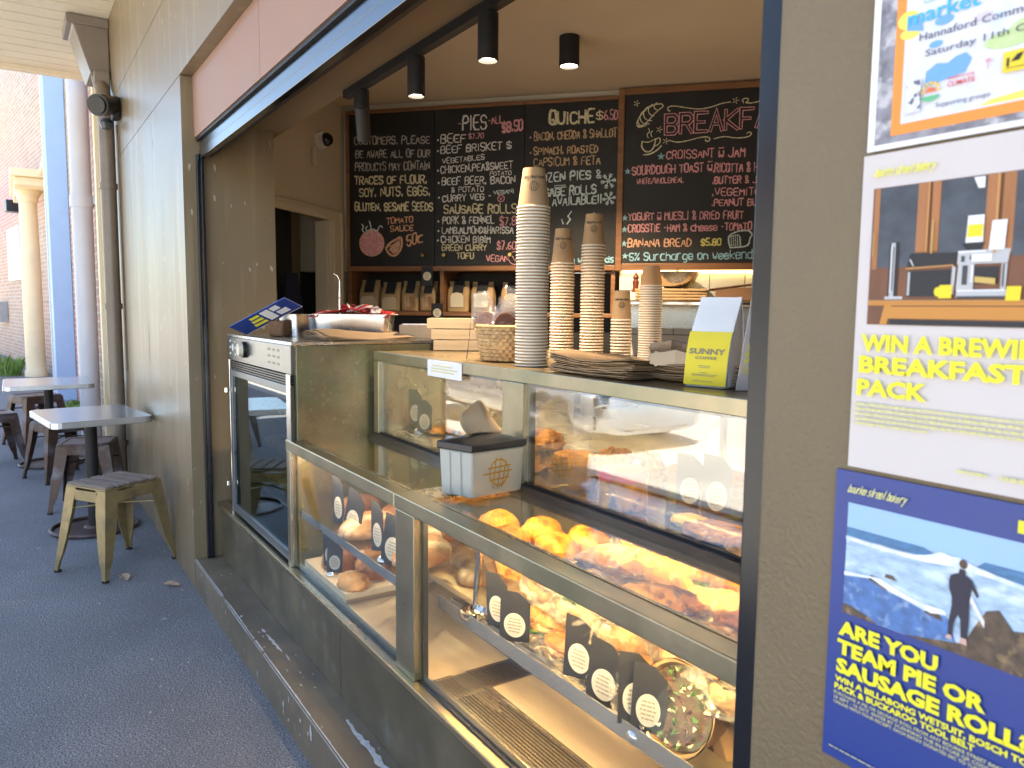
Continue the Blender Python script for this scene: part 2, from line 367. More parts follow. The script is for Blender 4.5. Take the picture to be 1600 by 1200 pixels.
M['whitepaint']=mat('white_paint',(.74,.73,.70),.55,var=.03)
M['rust']=overlay(mat('rusted_brown_steel',(.085,.050,.038),.42,.45,var=.3,vs=14,bump=.08,bs=60),(.16,.15,.17),7,.52,.72)
M['gold']=overlay(mat('worn_gold_paint',(.33,.255,.125),.42,.45,var=.2,vs=12,bump=.06,bs=70),(.20,.17,.10),9,.55,.72)
M['slat']=mat('weathered_slat',(.20,.155,.12),.6,var=.3,vs=14,stretch=(.25,3,1),bump=.1,bs=50)
M['leafdead']=mat('dry_leaf',(.42,.30,.20),.8,var=.2,vs=60)
M['weed']=mat('weed_leaf',(.17,.27,.05),.7,var=.3,vs=30)
M['posterblue']=mat('blue_poster_print',(.017,.042,.225),.35,var=.03)
M['posterbeige']=mat('beige_poster_print',(.58,.525,.51),.4,var=.02)
M['pyellow']=mat('yellow_print',(.80,.74,.02),.45,var=.02)
M['pyellowfaint']=mat('pale_yellow_print',(.62,.58,.22),.45,var=.05,vs=300)
M['lampglow']=emit('lamp_disc',(1,.86,.62),14)
M['ledwarm']=emit('led_warm',(1,.61,.16),58)
M['ledfront']=emit('led_front',(1,.62,.22),50)
M['ledfrontleft']=emit('led_front_left',(1,.68,.36),34)
M['ledfill']=emit('led_fill',(1,.60,.22),24)
M['ledsoft']=emit('led_soft',(1,.70,.36),12)
M['ledtop']=emit('led_top',(1,.68,.30),22)
M['plastic']=mat('frosted_plastic',(.60,.61,.54),.35,var=.04,trans=.35)
M['cardblack']=mat('black_card',(.016,.018,.024),.6,var=.1)
M['tagoval']=mat('tag_oval_print',(.46,.46,.42),.7,var=.06,vs=40)
M['cardcream']=mat('cream_card',(.70,.64,.50),.7,var=.03)
M['bun']=overlay(mat('baked_bun',(.30,.11,.035),.5,var=.35,vs=22,bump=.35,bs=60),(.62,.36,.14),14,.56,.72)
M['floury']=overlay(mat('floury_crust',(.34,.19,.085),.8,var=.3,vs=20,bump=.4,bs=70),(.52,.43,.32),10,.48,.66,(3,1,1))
M['darkcrust']=mat('dark_crust',(.13,.055,.022),.6,var=.4,vs=20,bump=.4,bs=60)
M['pastry']=overlay(mat('golden_pastry',(.46,.23,.075),.45,var=.35,vs=26,bump=.6,bs=70),(.19,.075,.025),30,.56,.70)
overlay(M['pastry'],(.66,.50,.30),45,.60,.70)
M['cake']=mat('cake_crumb',(.30,.155,.055),.8,var=.35,vs=60,bump=.5,bs=120)
M['cakedark']=mat('dark_cake_crumb',(.13,.065,.03),.85,var=.35,vs=60,bump=.5,bs=120)
M['icing']=mat('pink_icing',(.75,.13,.16),.35,var=.15,vs=30,bump=.1,bs=40)
M['caramel']=overlay(mat('caramel_top',(.60,.28,.05),.35,var=.3,vs=30,bump=.25,bs=70),(.22,.09,.02),26,.52,.62)
M['lemon']=mat('lemon_curd',(.80,.52,.04),.3,var=.1,vs=30)
M['filling']=overlay(mat('salad_filling',(.085,.055,.035),.6,var=.5,vs=40,bump=.5,bs=60),(.07,.12,.03),30,.55,.68)
M['greens']=mat('green_leaves',(.06,.16,.03),.55,var=.5,vs=40,bump=.4,bs=60)
M['redpack']=mat('red_sauce_packet',(.50,.04,.04),.28,var=.25,vs=50)
M['whitebag']=mat('white_foil_bag',(.76,.77,.77),.38,var=.03,vs=10)
M['yellowlabel']=mat('yellow_label',(.80,.66,.02),.45,var=.02)
M['greytext']=mat('grey_print',(.25,.22,.14),.5,var=.05)
M['carpaint']=mat('silver_car_paint',(.50,.53,.56),.22,.6,var=.02,coat=1)
M['tyre']=mat('tyre_rubber',(.02,.02,.02),.8,var=.2)
M['carglass']=mat('dark_car_glass',(.01,.012,.014),.05,0,var=0)
M['navy']=mat('navy_cloth',(.016,.020,.055),.9,var=.3,vs=10)
M['wicker']=mat('woven_cane',(.50,.31,.13),.65,var=.3,vs=50,bump=.1,bs=150)
M['flour']=mat('brown_flour_paper',(.42,.285,.14),.6,var=.1,vs=20,bump=.1,bs=40)
def cello(name,tint=(.9,.9,.88)):
    m=glass(name,tint,1.5,.06); nt=m.node_tree; L=nt.links.new
    g=[n for n in nt.nodes if n.type=='BSDF_GLOSSY'][0]
    n=nt.nodes.new('ShaderNodeTexNoise'); n.inputs['Scale'].default_value=45; n.inputs['Detail'].default_value=3
    bp=nt.nodes.new('ShaderNodeBump'); bp.inputs['Strength'].default_value=.9; bp.inputs['Distance'].default_value=.02
    L(n.outputs['Fac'],bp.inputs['Height']); L(bp.outputs[0],g.inputs['Normal'])
    ma=[x for x in nt.nodes if x.type=='MATH' and x.operation=='MULTIPLY_ADD'][0]; ma.inputs[2].default_value=.20
    return m
M['cello']=cello('clear_wrap')
# ------------------------------------------------------------ setting
PI=math.pi
def blob(mb,c,ux,uy,rx,ry,n=14,jag=.35):
    c=Vector(c);ux=Vector(ux);uy=Vector(uy)
    mb.add([c+ux*(rx*math.cos(2*PI*i/n)*(1+rng.uniform(-jag,jag)))+uy*(ry*math.sin(2*PI*i/n)*(1+rng.uniform(-jag,jag))) for i in range(n)],[tuple(range(n))])
def structure(name, mb, m, **k): return tag(mb.build(name,m,**k),None,None,kind='structure')
mb=MB(); mb.box((-120,-90,-.6),(60,40,-.15)); structure('road',mb,M['road'])
mb=MB(); mb.box((-60,-2.35,-.3),(14,.06,0)); mb.box((-60,.06,-.3),(-3.9,.3,-.002)); structure('footpath',mb,M['asphalt'])
mb=MB()
for i in range(50): mb.box((-60+i*1.5,-2.53,-.3),(-60+i*1.5+1.49,-2.352,.004))
structure('kerb',mb,mat('kerb_concrete',(.36,.35,.33),.8,var=.15,vs=4,bump=.2,bs=80),bevel=.015)
# interior frame: the back wall stands at an angle to the shop front
E_=V(.7373,.6756,0); N_=V(.6756,-.7373,0); P0=V(-5.001,1.260,0)
def bp(u,z,d=0): return P0+E_*u+N_*d+V(0,0,z)
bld=thing('shop_building','brown painted shop front with wide open counter window and raised step','building',(-3.0,0,0))
mb=MB()
for z0,z1 in ((0,2.396),(2.400,2.83),(2.834,3.60)):
    mb.box((-7.5,0,z0),(-3.825,.416,z1))
for z0,z1 in ((2.400,2.83),(2.834,3.60)): mb.box((-3.825,0,z0),(-.548,.094,z1))
mb.box((-7.49,.004,.01),(-3.835,.41,3.59)); mb.box((-3.84,.004,2.41),(-.54,.09,3.59))
mb.build('facade_wall',M['wall'],bld)
mb=MB(); crk=random.Random(11)
def crack(x,z,l,dx,w):
    pts=[V(x,-.0008,z)]
    for k in range(int(l/.03)): pts.append(pts[-1]+V(dx*.03+crk.uniform(-.012,.012),0,-.03+crk.uniform(-.006,.006)))
    mb.ribbon(pts,w,(0,-1,0),jit=.4)
crack(-5.05,1.28,.42,.05,.004); crack(-5.0,1.22,.22,-.2,.003); crack(-4.7,2.35,.16,.4,.0035); crack(-4.35,.95,.25,.1,.003); crack(-5.6,2.1,.5,.03,.003); crack(-4.2,.55,.3,-.1,.0035)
mb.build('wall_crack',mat('crack_brown',(.10,.075,.045),.8),bld)
mb=MB()
for k in range(46): blob(mb,(crk.uniform(-6,-3.9),-.0007,crk.choice((crk.uniform(.05,.5),crk.uniform(.05,1.6)))),(1,0,crk.uniform(-.5,.5)),(0,0,1),crk.uniform(.002,.012),crk.uniform(.002,.010),7,.5)
mb.build('wall_chip',mat('chip_grey',(.40,.37,.31),.8),bld)
mb=MB(); mb.box((-.548,0,0),(1.6,.30,3.6)); mb.build('pillar',M['pillar'],bld,bevel=.004)
mb=MB(); mb.box((-3.824,.053,2.125),(-2.71,.09,2.398)); mb.box((-2.708,.0535,2.125),(-1.4,.09,2.398)); mb.box((-1.398,.053,2.125),(-.549,.09,2.398)); mb.build('fascia_panel',M['pink'],bld)
mb=MB(); mb.box((-7.64,-.03,0),(-7.502,.2,3.6)); mb.build('corner_strip',M['creamtrim'],bld)  # cream strip at the far end of the wall
# step with chipped nosing
mb=MB(); mb.box((-3.825,0,-.1),(-.55,.30,.149)); st=mb.build('step',M['step'],bld,bevel=.006)
mb=MB(); x=-3.82
while x<-.6:
    L=rng.uniform(.04,.22); w=rng.uniform(.002,.0048)
    mb.add([(x,-.0012,.145-w*.4),(x+L,-.0012,.145-w*rng.uniform(.1,.8)),(x+L,-.0012,.1475),(x,-.0012,.1475)],[(0,1,2,3)])
    mb.add([(x,.002,.1502),(x+L,.002,.1502),(x+L,.004+w*.8,.1502),(x,.004+w*rng.uniform(.2,1),.1502)],[(0,1,2,3)])
    x+=L+(rng.uniform(.0,.05) if rng.random()<.25 else 0)
def streak(mb,x0,x1,y,w,z):
    n=max(6,int((x1-x0)/.02)); a=[];b=[]
    for i in range(n+1):
        t=i/n; ww=w*(math.sin(PI*min(1,max(.06,t)))**.35)*rng.uniform(.6,1.15); yy=y+rng.uniform(-.004,.004)
        a.append((x0+(x1-x0)*t,yy-ww/2,z)); b.append((x0+(x1-x0)*t,yy+ww/2,z))
    mb.add(a+b,[(i,i+1,n+2+i,n+1+i) for i in range(n)])
streak(mb,-2.06,-1.55,.085,.020,.1504); streak(mb,-1.52,-1.1,.090,.026,.1504)
streak(mb,-2.78,-2.6,.055,.011,.1504); streak(mb,-2.58,-2.52,.062,.006,.1504); blob(mb,(-2.82,.052,.1504),(1,0,0),(0,1,0),.02,.005)
for i in range(26): blob(mb,(rng.uniform(-3.6,-1.2),rng.uniform(.02,.11),.1503),(1,0,0),(0,1,0),rng.uniform(.002,.012),rng.uniform(.001,.003),8)
for i in range(24): blob(mb,(rng.uniform(-3.5,-1.4),-.0014,rng.uniform(.03,.13)),(1,0,0),(0,0,1),rng.uniform(.002,.006),rng.uniform(.003,.014),8)
blob(mb,(-2.12,-.0014,.105),(1,0,0),(0,0,1),.009,.022,12); blob(mb,(-1.9,-.0014,.07),(.9,0,.4),(0,0,1),.005,.028,12)
mb.build('worn_paint',mat('bare_grey_render',(.50,.50,.475),.8,var=.2,vs=60),st)
# room shell
mb=MB(); mb.box((-7.4,.30,2.70),(1.6,6,2.8)); mb.build('ceiling',M['ceil'],bld)
mb=MB(); mb.box((-7.4,.30,0),(1.6,6,.1)); mb.build('floor',mat('dark_shop_floor',(.12,.10,.08),.5,var=.2),bld)
mb=MB(); mb.box((-4.75,.302,2.2),(-3.826,.46,2.699)); mb.box((-3.824,.1315,2.2),(-.5,.46,2.699)); mb.build('bulkhead',M['bulk'],bld)
mb=MB(); mb.box((1.2,.301,.1),(1.3,5.5,2.7)); mb.build('side_wall',M['cream'],bld)
mb=MB(); mb.box((-7.38,5.5,.1),(1.3,5.6,2.699)); mb.build('rear_wall',M['cream'],bld)
mb=MB(); mb.box((-7.5,.4165,2.81),(1.6,6,3.61)); mb.build('roof',M['hopper'],bld)
mb=MB(); mb.obox(bp(2.2,2.15,-.085),E_*2.6,N_*.05,V(0,0,.548)); mb.obox(bp(2.2,.85,-.42),E_*2.6,N_*.05,V(0,0,.75)); mb.build('back_wall',M['cream'],bld)
mb=MB(); c=bp(3.4,1.02,-.02); mb.obox(c,E_*1.58,N_*.014,V(0,0,.62)); mb.build('tiled_wall',M['tile'],bld,loc=bp(1.85,.4))
# wall with the doorway at the far left
pc=P0-E_*.03
def dp(s,z,d=0): return pc+N_*s+E_*d+V(0,0,z)
def dbox(mb,s0,s1,z0,z1,d0,d1,mi=0): mb.obox(dp((s0+s1)/2,(z0+z1)/2,(d0+d1)/2),N_*((s1-s0)/2),E_*((d1-d0)/2),V(0,0,(z1-z0)/2),mi)
mb=MB(); dbox(mb,-.1,.15,.1,2.7,-.12,-.03); dbox(mb,.15,.98,1.985,2.7,-.12,-.03)
dw=mb.build('doorway_wall',M['cream'],bld)
mb=MB(); dbox(mb,.037,.20,.1,1.985,-.028,.0); dbox(mb,.152,.215,.1,1.92,-.12,-.028); dbox(mb,.20,.98,1.92,1.985,-.028,.0); dbox(mb,.06,.08,.1,1.98,0,.008); dbox(mb,.17,.185,.1,1.93,0,.008); dbox(mb,.2,.98,1.955,1.967,0,.008)
mb.build('door_frame',M['cream'],bld,bevel=.004)
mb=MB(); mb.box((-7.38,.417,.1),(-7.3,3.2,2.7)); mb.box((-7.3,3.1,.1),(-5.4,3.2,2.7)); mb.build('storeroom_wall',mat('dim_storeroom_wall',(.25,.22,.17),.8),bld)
fr=thing('storeroom_fridge','tall dark fridge standing inside the open doorway','fridge',(-5.9,1.25,.1))
MB().box((-6.2,1.06,.1),(-5.6,1.55,1.84)).build('cabinet',M['blackmatt'],fr,bevel=.01)
mb=MB(); mb.box((-5.599,1.10,1.27),(-5.585,1.5,1.30)); mb.box((-5.599,1.10,.95),(-5.585,1.5,.99)); mb.build('door_trim',mat('grey_trim',(.10,.10,.09),.4),fr)
tag(MB().box((-6.2,1.0,1.86),(-5.7,1.56,2.0)).build('cream_carton',M['cream'],loc=(-5.9,1.25,1.842),bevel=.004),'cream carton on top of the storeroom fridge','carton')
rk=thing('storeroom_partition','black partition panel on the left inside the doorway','partition',(-5.25,.7,.1))
MB().box((-5.3,.42,.1),(-5.2,.92,2.45)).build('panel',M['blackmatt'],rk)
MB().box((-5.3,.922,.1),(-5.2,.975,2.45)).build('post',M['bulk'],rk)
def cloth(name,cx,cy,z0,z1,w,m,label,cat):
    mb=MB()
    def fn(u,v):
        a=u*2*PI; wv=w*(.35+.65*v)*(1+.12*math.sin(a*5+v*3))
        return V(cx+math.sin(a)*wv*.22*(1+.3*math.sin(a*3)),cy+math.cos(a)*wv*.5,z1-(z1-z0)*v)
    mb.grid(fn,36,14,close_u=True); mb.f.append(tuple(range(35,-1,-1))); mb.m.append(0)
    return tag(mb.build(name,m,loc=(cx,cy,z0),smooth=True),label,cat)
cloth('apron',-5.05,.87,1.02,1.58,.22,M['navy'],'dark navy apron hanging just inside the doorway','apron')
cloth('tea_towel',-5.10,.765,1.02,1.68,.07,mat('pale_towel',(.55,.47,.46),.9,var=.15,vs=20),'pale pink towel hanging left of the navy apron','towel')
tag(MB().box((-5.198,.745,1.68),(-5.18,.795,1.80)).build('wall_socket',M['cream'],loc=(-5.19,.77,1.68),bevel=.006),'cream power socket plate on the black partition','socket')
# ------------------------------------------------------------ roller shutter
rs=thing('roller_shutter','black roller shutter guides and raised grey bottom rail around the counter window','roller shutter',(-3.8,.07,.149))
mb=MB(); mb.box((-3.822,.095,2.05),(-.55,.130,2.62)); mb.box((-3.82,.060,2.112),(-.55,.094,2.1245)); mb.build('housing',M['blackmatt'],rs)
mb=MB(); mb.box((-3.80,.068,2.03),(-.55,.094,2.068)); mb.box((-3.80,.072,2.070),(-.55,.094,2.111)); mb.build('bottom_rail',M['shutter'],rs,bevel=.002)
for x0,x1 in ((-3.823,-3.79),(-.615,-.547)):
    mb=MB()
    if x0<-3:
        mb.box((x0,.055,.15),(x1,.066,2.05)); mb.box((x0,.073,.15),(x1,.085,2.05)); mb.box((x0,.066,.15),(x0+.012,.073,2.05))
    else: mb.box((x0,.052,.15),(x1,.088,2.05))
    g=mb.build('guide_channel',M['blackgloss'],rs,bevel=.002)
    if x0<-3: MB().box((x0+.0125,.0665,.16),(x0+.026,.0725,2.0)).build('groove_highlight',M['shutter'],g)  # paler strip stands in for the highlight along the groove
# ------------------------------------------------------------ awning, rainwater goods
aw=thing('awning','cream boarded awning soffit sheltering the footpath','awning',(-2.5,0,3.4))
mb=MB()
for i in range(54):
    x=-8.05+i*.2
    mb.box((x,-1.0,3.41),(x+.178,-.002,3.44)); mb.box((x+.178,-1.0,3.422),(x+.2,-.002,3.44))
mb.build('soffit',M['soffit'],aw)
mb=MB(); mb.box((-8.11,-1.05,3.36),(-8.052,-.002,3.62)); mb.box((-8.05,-1.06,3.36),(2.76,-1.002,3.62)); mb.build('fascia_board',M['soffit'],aw,bevel=.005)
mb=MB(); mb.box((-8.11,-1.06,3.622),(2.76,-.002,3.66)); mb.build('roof_sheet',mat('awning_roof_steel',(.45,.45,.44),.4,.5),aw)
dpipe=thing('rainwater_downpipe','brown downpipe with taupe rainwater head at the wall end','downpipe',(-6.25,-.06,0))
mb=MB()
mb.prism([(-6.86,-.004,3.40),(-6.86,-.25,3.40),(-6.86,-.25,3.36),(-6.86,-.225,3.33),(-6.86,-.13,3.02),(-6.86,-.004,3.02)],(.42,0,0)); mb.box((-6.88,-.27,3.34),(-6.42,-.003,3.405))
mb.box((-6.45,-.11,2.9),(-6.40,-.01,3.03))
mb.build('rainwater_head',M['hopper'],dpipe,bevel=.006)
mb=MB(); mb.cyl((-6.25,-.062,0),(-6.25,-.062,2.66),.052); mb.tube([(-6.25,-.062,2.64),(-6.25,-.062,2.75),(-6.38,-.062,2.88),(-6.55,-.07,3.04)],.05,n=16); mb.build('pipe',M['pipebrown'],dpipe,smooth=True)
for z in (.35,1.35,2.2): MB().lathe([(.053,-.02),(.06,-.02),(.06,.02),(.053,.02)],(-6.25,-.062,z),20).build('bracket',M['pipebrown'],dpipe,smooth=True)
fl=thing('wall_floodlight','black twin floodlight sensor fixed high by the brown downpipe','light',(-6.0,-.02,2.6))
mb=MB(); mb.box((-6.07,-.05,2.62),(-5.93,-.002,2.76)); mb.build('back_box',M['blackmatt'],fl,bevel=.01)
mb=MB(); mb.cyl((-5.95,-.06,2.70),(-5.82,-.15,2.66),.062,.07,20); mb.build('lamp_head',M['black'],fl,smooth=True)
mb=MB(); mb.lathe([(.0,-.045),(.03,-.035),(.045,0),(.03,.03),(0,.04)],(-6.0,-.085,2.585),16); mb.build('sensor_dome',mat('sensor_dark_dome',(.05,.06,.07),.2),fl,smooth=True)
mb=MB(); mb.cyl((-5.812,-.155,2.657),(-5.808,-.158,2.656),.056,None,20); mb.build('lens',M['carglass'],fl)
MB().tube([(-6.08,-.015,2.6),(-6.09,-.012,1.8),(-6.08,-.012,.9)],.008).build('cable',M['pipebrown'],fl)
# ------------------------------------------------------------ neighbouring brick building
nb=thing('brick_building','red brick building with cream portico beyond the cafe tables','building',(-12,.1,0))
mb=MB(); mb.box((-17.5,.06,0),(-7.65,.5,9)); mb.build('brick_wall',M['brick'],nb)
q0=V(-17.5,-.05,0); qd=V(-.9926,-.1219,0)
mb=MB(); q1=q0+qd*26; nn=V(-.1219,.9926,0)*.5
mb.prism([q0,q1,q1+nn,q0+nn],(0,0,9)); mb.build('brick_wall',M['brickfar'],nb)
mb=MB(); mb.box((-12.9,-.19,0),(-12.45,.058,4.6)); mb.build('blue_pier',M['bluepaint'],nb,bevel=.01)
mb=MB(); mb.box((-13.05,-.21,0),(-12.905,.058,4.7)); mb.build('white_door_trim',M['whitepaint'],nb)
mb=MB(); mb.lathe([(.19,0),(.19,.10),(.165,.14),(.165,.3),(.16,2.0),(.145,3.16),(.145,3.22),(.17,3.25),(.17,3.31),(.23,3.40),(.23,3.44)],(-17.0,-.33,0),28); mb.build('column',M['creamtrim'],nb,smooth=True)
mb=MB(); mb.box((-19.2,-.54,3.44),(-16.2,.05,3.58)); mb.box((-19.3,-.60,3.58),(-16.1,.05,3.72)); mb.box((-16.099,-.16,3.62),(-13.1,.05,3.72)); mb.build('portico_beam',M['creamtrim'],nb,bevel=.02)
mb=MB(); mb.box((-15.6,-.02,1.0),(-14.2,.058,3.4)); mb.build('shuttered_window',M['whitepaint'],nb)
def farbox(name,s0,s1,z0,z1,d,m,bev=0):
    mb=MB(); a=q0+qd*s0; b=q0+qd*s1; o=V(.1219,-.9926,0)*d
    mb.prism([a+V(0,0,z0),b+V(0,0,z0),b+o+V(0,0,z0),a+o+V(0,0,z0)],(0,0,z1-z0)); return mb.build(name,m,nb,bevel=bev)
farbox('white_board',3.0,4.8,1.9,3.1,.05,M['whitepaint']); farbox('meter_box',5.6,6.4,.9,1.4,.2,mat('meter_grey',(.35,.36,.36),.5),.02)
farbox('drain_pipe',1.9,2.05,.6,4.2,.12,M['pvc']); farbox('wall_light',2.6,2.95,3.35,3.60,.3,M['black'],.02)

pv=thing('grey_downpipe','tall pale grey downpipe with collar on the brick wall','downpipe',(-8.65,-.06,0))
mb=MB(); mb.cyl((-8.65,-.06,0),(-8.65,-.06,4.4),.092,None,24); mb.build('pipe',M['pvc'],pv,smooth=True)
MB().lathe([(.093,-.05),(.103,-.05),(.106,0),(.103,.06),(.093,.06)],(-8.65,-.06,2.35),24).build('collar',M['pvc'],pv,smooth=True)
MB().box((-8.66,.03,2.33),(-8.56,.058,2.40)).build('bracket',M['pvc'],pv)
vt=MB(); 
# weeds at the foot of the wall
def weed(name,loc,n,hh,sp,label):
    mb=MB(); c=Vector(loc)
    for i in range(n):
        a=rng.uniform(0,2*PI); r=sp*math.sqrt(rng.random()); b=c+V(math.cos(a)*r,math.sin(a)*r*.45,0)
        l=hh*rng.uniform(.5,1.1); t=V(rng.uniform(-.5,.5),rng.uniform(-.5,.5),1).normalized(); s=t.orthogonal().normalized()*rng.uniform(.006,.018)
        m=b+t*l*.55+V(0,0,l*.05); e=b+t*l+V(rng.uniform(-.1,.1),rng.uniform(-.1,.1),-.1*l)
        mb.add([b-s*.4,b+s*.4,m+s,e,m-s],[(0,1,2,3,4)])
    return tag(mb.build(name,M['weed'],loc=loc),label,'weed')
weed('weed_clump',(-17.6,-.80,0),300,.42,.55,'tall green weeds growing at the foot of the far brick wall')
weed('weed_clump',(-10.6,-.08,0),220,.22,.35,'low green weeds beside the grey downpipe base')
# ------------------------------------------------------------ across the street (seen in the panes)
ob=thing('street_house','rendered house across the street reflected in the counter glass','building',(-12,-19,0))
mb=MB(); mb.box((-26,-24,-.15),(4,-19,5.5)); mb.build('wall',mat('house_render',(.55,.50,.43),.8,var=.1),ob)
for i in range(7):
    x=-24.5+i*4; f=MB().box((x,-18.99,1.0),(x+1.6,-18.94,2.8)).build('window_frame',M['whitepaint'],ob); MB().box((x+.1,-18.939,1.1),(x+1.5,-18.93,2.7)).build('pane',M['carglass'],f)
MB().prism([(-26.5,-24.4,5.5),(-26.5,-18.6,5.5),(-26.5,-21.5,7.6)],(31,0,0)).build('roof',mat('roof_tile',(.24,.10,.06),.8,var=.2),ob)
def tree(loc,h,r,label):
    t=thing('street_tree',label,'tree',loc); mb=MB(); L=Vector(loc)
    mb.tube([L,L+V(.1,0,h*.3),L+V(0,.1,h*.55)],[.22,.16,.10]); 
    for k in range(7):
        a=k*.9; mb.tube([L+V(.05,.05,h*.36),L+V(math.cos(a)*r*.5,math.sin(a)*r*.5,h*.6),L+V(math.cos(a)*r*.8,math.sin(a)*r*.8,h*.78)],[.09,.05,.02],n=6)
    mb.build('trunk',mat('bark',(.12,.09,.06),.9,var=.3,vs=10),t)
    mb=MB(); cs=[L+V(rng.gauss(0,r*.45),rng.gauss(0,r*.45),h*rng.uniform(.5,1.0)) for _ in range(26)]
    for k in range(2600):
        c=rng.choice(cs); d=V(rng.gauss(0,1),rng.gauss(0,1),rng.gauss(0,.8)); p=c+d*(.34)
        a=V(rng.gauss(0,1),rng.gauss(0,1),rng.gauss(0,1)).normalized()*.13; b=a.orthogonal().normalized()*.07
        mb.add([p-a,p+b,p+a,p-b],[(0,1,2,3)])
    mb.build('crown',mat('foliage',(.055,.10,.025),.6,var=.45,vs=1.5),t)
tree((-9,-13,-.15),7.5,2.6,'leafy green tree across the street nearest the silver car')
tree((1.5,-12,-.15),7,2.6,'leafy green tree across the street opposite the poster pillar')
# parked car
car=thing('parked_car','silver hatchback parked along the kerb facing the poster pillar','car',(-7.1,-4.15,-.15))
def sect(st,mi,name,m,par,n=20):
    mb=MB(); N=len(st)
    def fn(u,v):
        k=min(N-1,int(round(v*(N-1)))); x,z0,z1,w=st[k]; a=u*2*PI
        c,s_=math.cos(a),math.sin(a); e=.45
        return V(x,-4.15+w*math.copysign(abs(c)**e,c),(z0+z1)/2+(z1-z0)/2*math.copysign(abs(s_)**e,s_))
    mb.grid(fn,n,N,close_u=True); mb.f.append(tuple(range(n))); mb.m.append(0); mb.f.append(tuple(range((N-1)*n,N*n))); mb.m.append(0)
    return mb.build(name,m,par,smooth=True)
sect([(-4.86,.12,.42,.55),(-4.92,.05,.50,.70),(-5.1,.03,.55,.82),(-5.5,.03,.66,.88),(-6.1,.05,.76,.90),(-7.5,.05,.84,.90),(-8.6,.05,.86,.90),(-9.1,.08,.82,.86),(-9.3,.15,.70,.78)],0,'body',M['carpaint'],car,28)
sect([(-5.9,.72,.78,.78),(-6.5,.74,1.16,.70),(-7.0,.75,1.30,.66),(-8.0,.78,1.32,.64),(-8.8,.78,1.16,.66),(-9.15,.74,.86,.72)],0,'cabin_glass',M['carglass'],car,24)
sect([(-6.75,1.2,1.315,.60),(-7.2,1.22,1.35,.60),(-8.2,1.22,1.35,.58),(-8.75,1.1,1.24,.58)],0,'roof',M['carpaint'],car,20)
for x in (-5.75,-8.55):
    for y,s in ((-3.25,1),(-5.05,-1)):
        w=MB().cyl((x,y-.19*s,.16),(x,y+.012*s,.16),.31,None,28).build('wheel',M['tyre'],car,bevel=.02)
        mb=MB(); mb.cyl((x,y+.013*s,.16),(x,y+.02*s,.16),.21,None,24)
        for k in range(5):
            a=k*2*PI/5; mb.obox((x+math.cos(a)*.11,y+.024*s,.16+math.sin(a)*.11),V(math.cos(a)*.1,0,math.sin(a)*.1),V(0,.006,0),V(-math.sin(a)*.022,0,math.cos(a)*.022))
        mb.build('rim',M['chrome'],w)
for y in (-3.55,-4.75): MB().obox((-4.965,y,.42),V(.05,0,.02),V(0,.17,0),V(-.02,0,.06)).build('headlight',M['chrome'],car,bevel=.02)
MB().box((-4.90,-4.6,.10),(-4.87,-3.7,.28)).build('grille',M['blackmatt'],car,bevel=.01)
mb=MB()
for k in range(3): mb.obox((-5.02,-3.42,.14+k*.06),V(.05,.05,0),V(-.008,.008,0),V(0,0,.012))
mb.build('bumper_vent',M['blackmatt'],car)

car.location.x-=1.05
# ------------------------------------------------------------ stools and tables
def leg_mb(mb, top, foot, dx, dy, wt=.072, wm=.066, wf=.028, t=.004):
    """pressed steel leg: an L section that narrows to the foot; dx, dy point from the corner along both aprons"""
    top=Vector(top); foot=Vector(foot); secs=[(0,wt),(.30,wt*.95),(.62,wm*.82),(.80,wf*1.5),(.9,wf),(1,wf*.9)]; vs=[]
    for s,w in secs:
        c=top.lerp(foot,s); bx=Vector(dx); by=Vector(dy)
        tt=t if s<.75 else t*2.2
        for a,b in ((0,0),(w,0),(w,tt),(tt,tt),(tt,w),(0,w)): vs.append(c+bx*a+by*b)
    n=6; fs=[(k*n+i,k*n+(i+1)%n,(k+1)*n+(i+1)%n,(k+1)*n+i) for k in range(len(secs)-1) for i in range(n)]
    fs += [tuple(range(n)),tuple((len(secs)-1)*n+i for i in range(n-1,-1,-1))]
    mb.add(vs,fs)
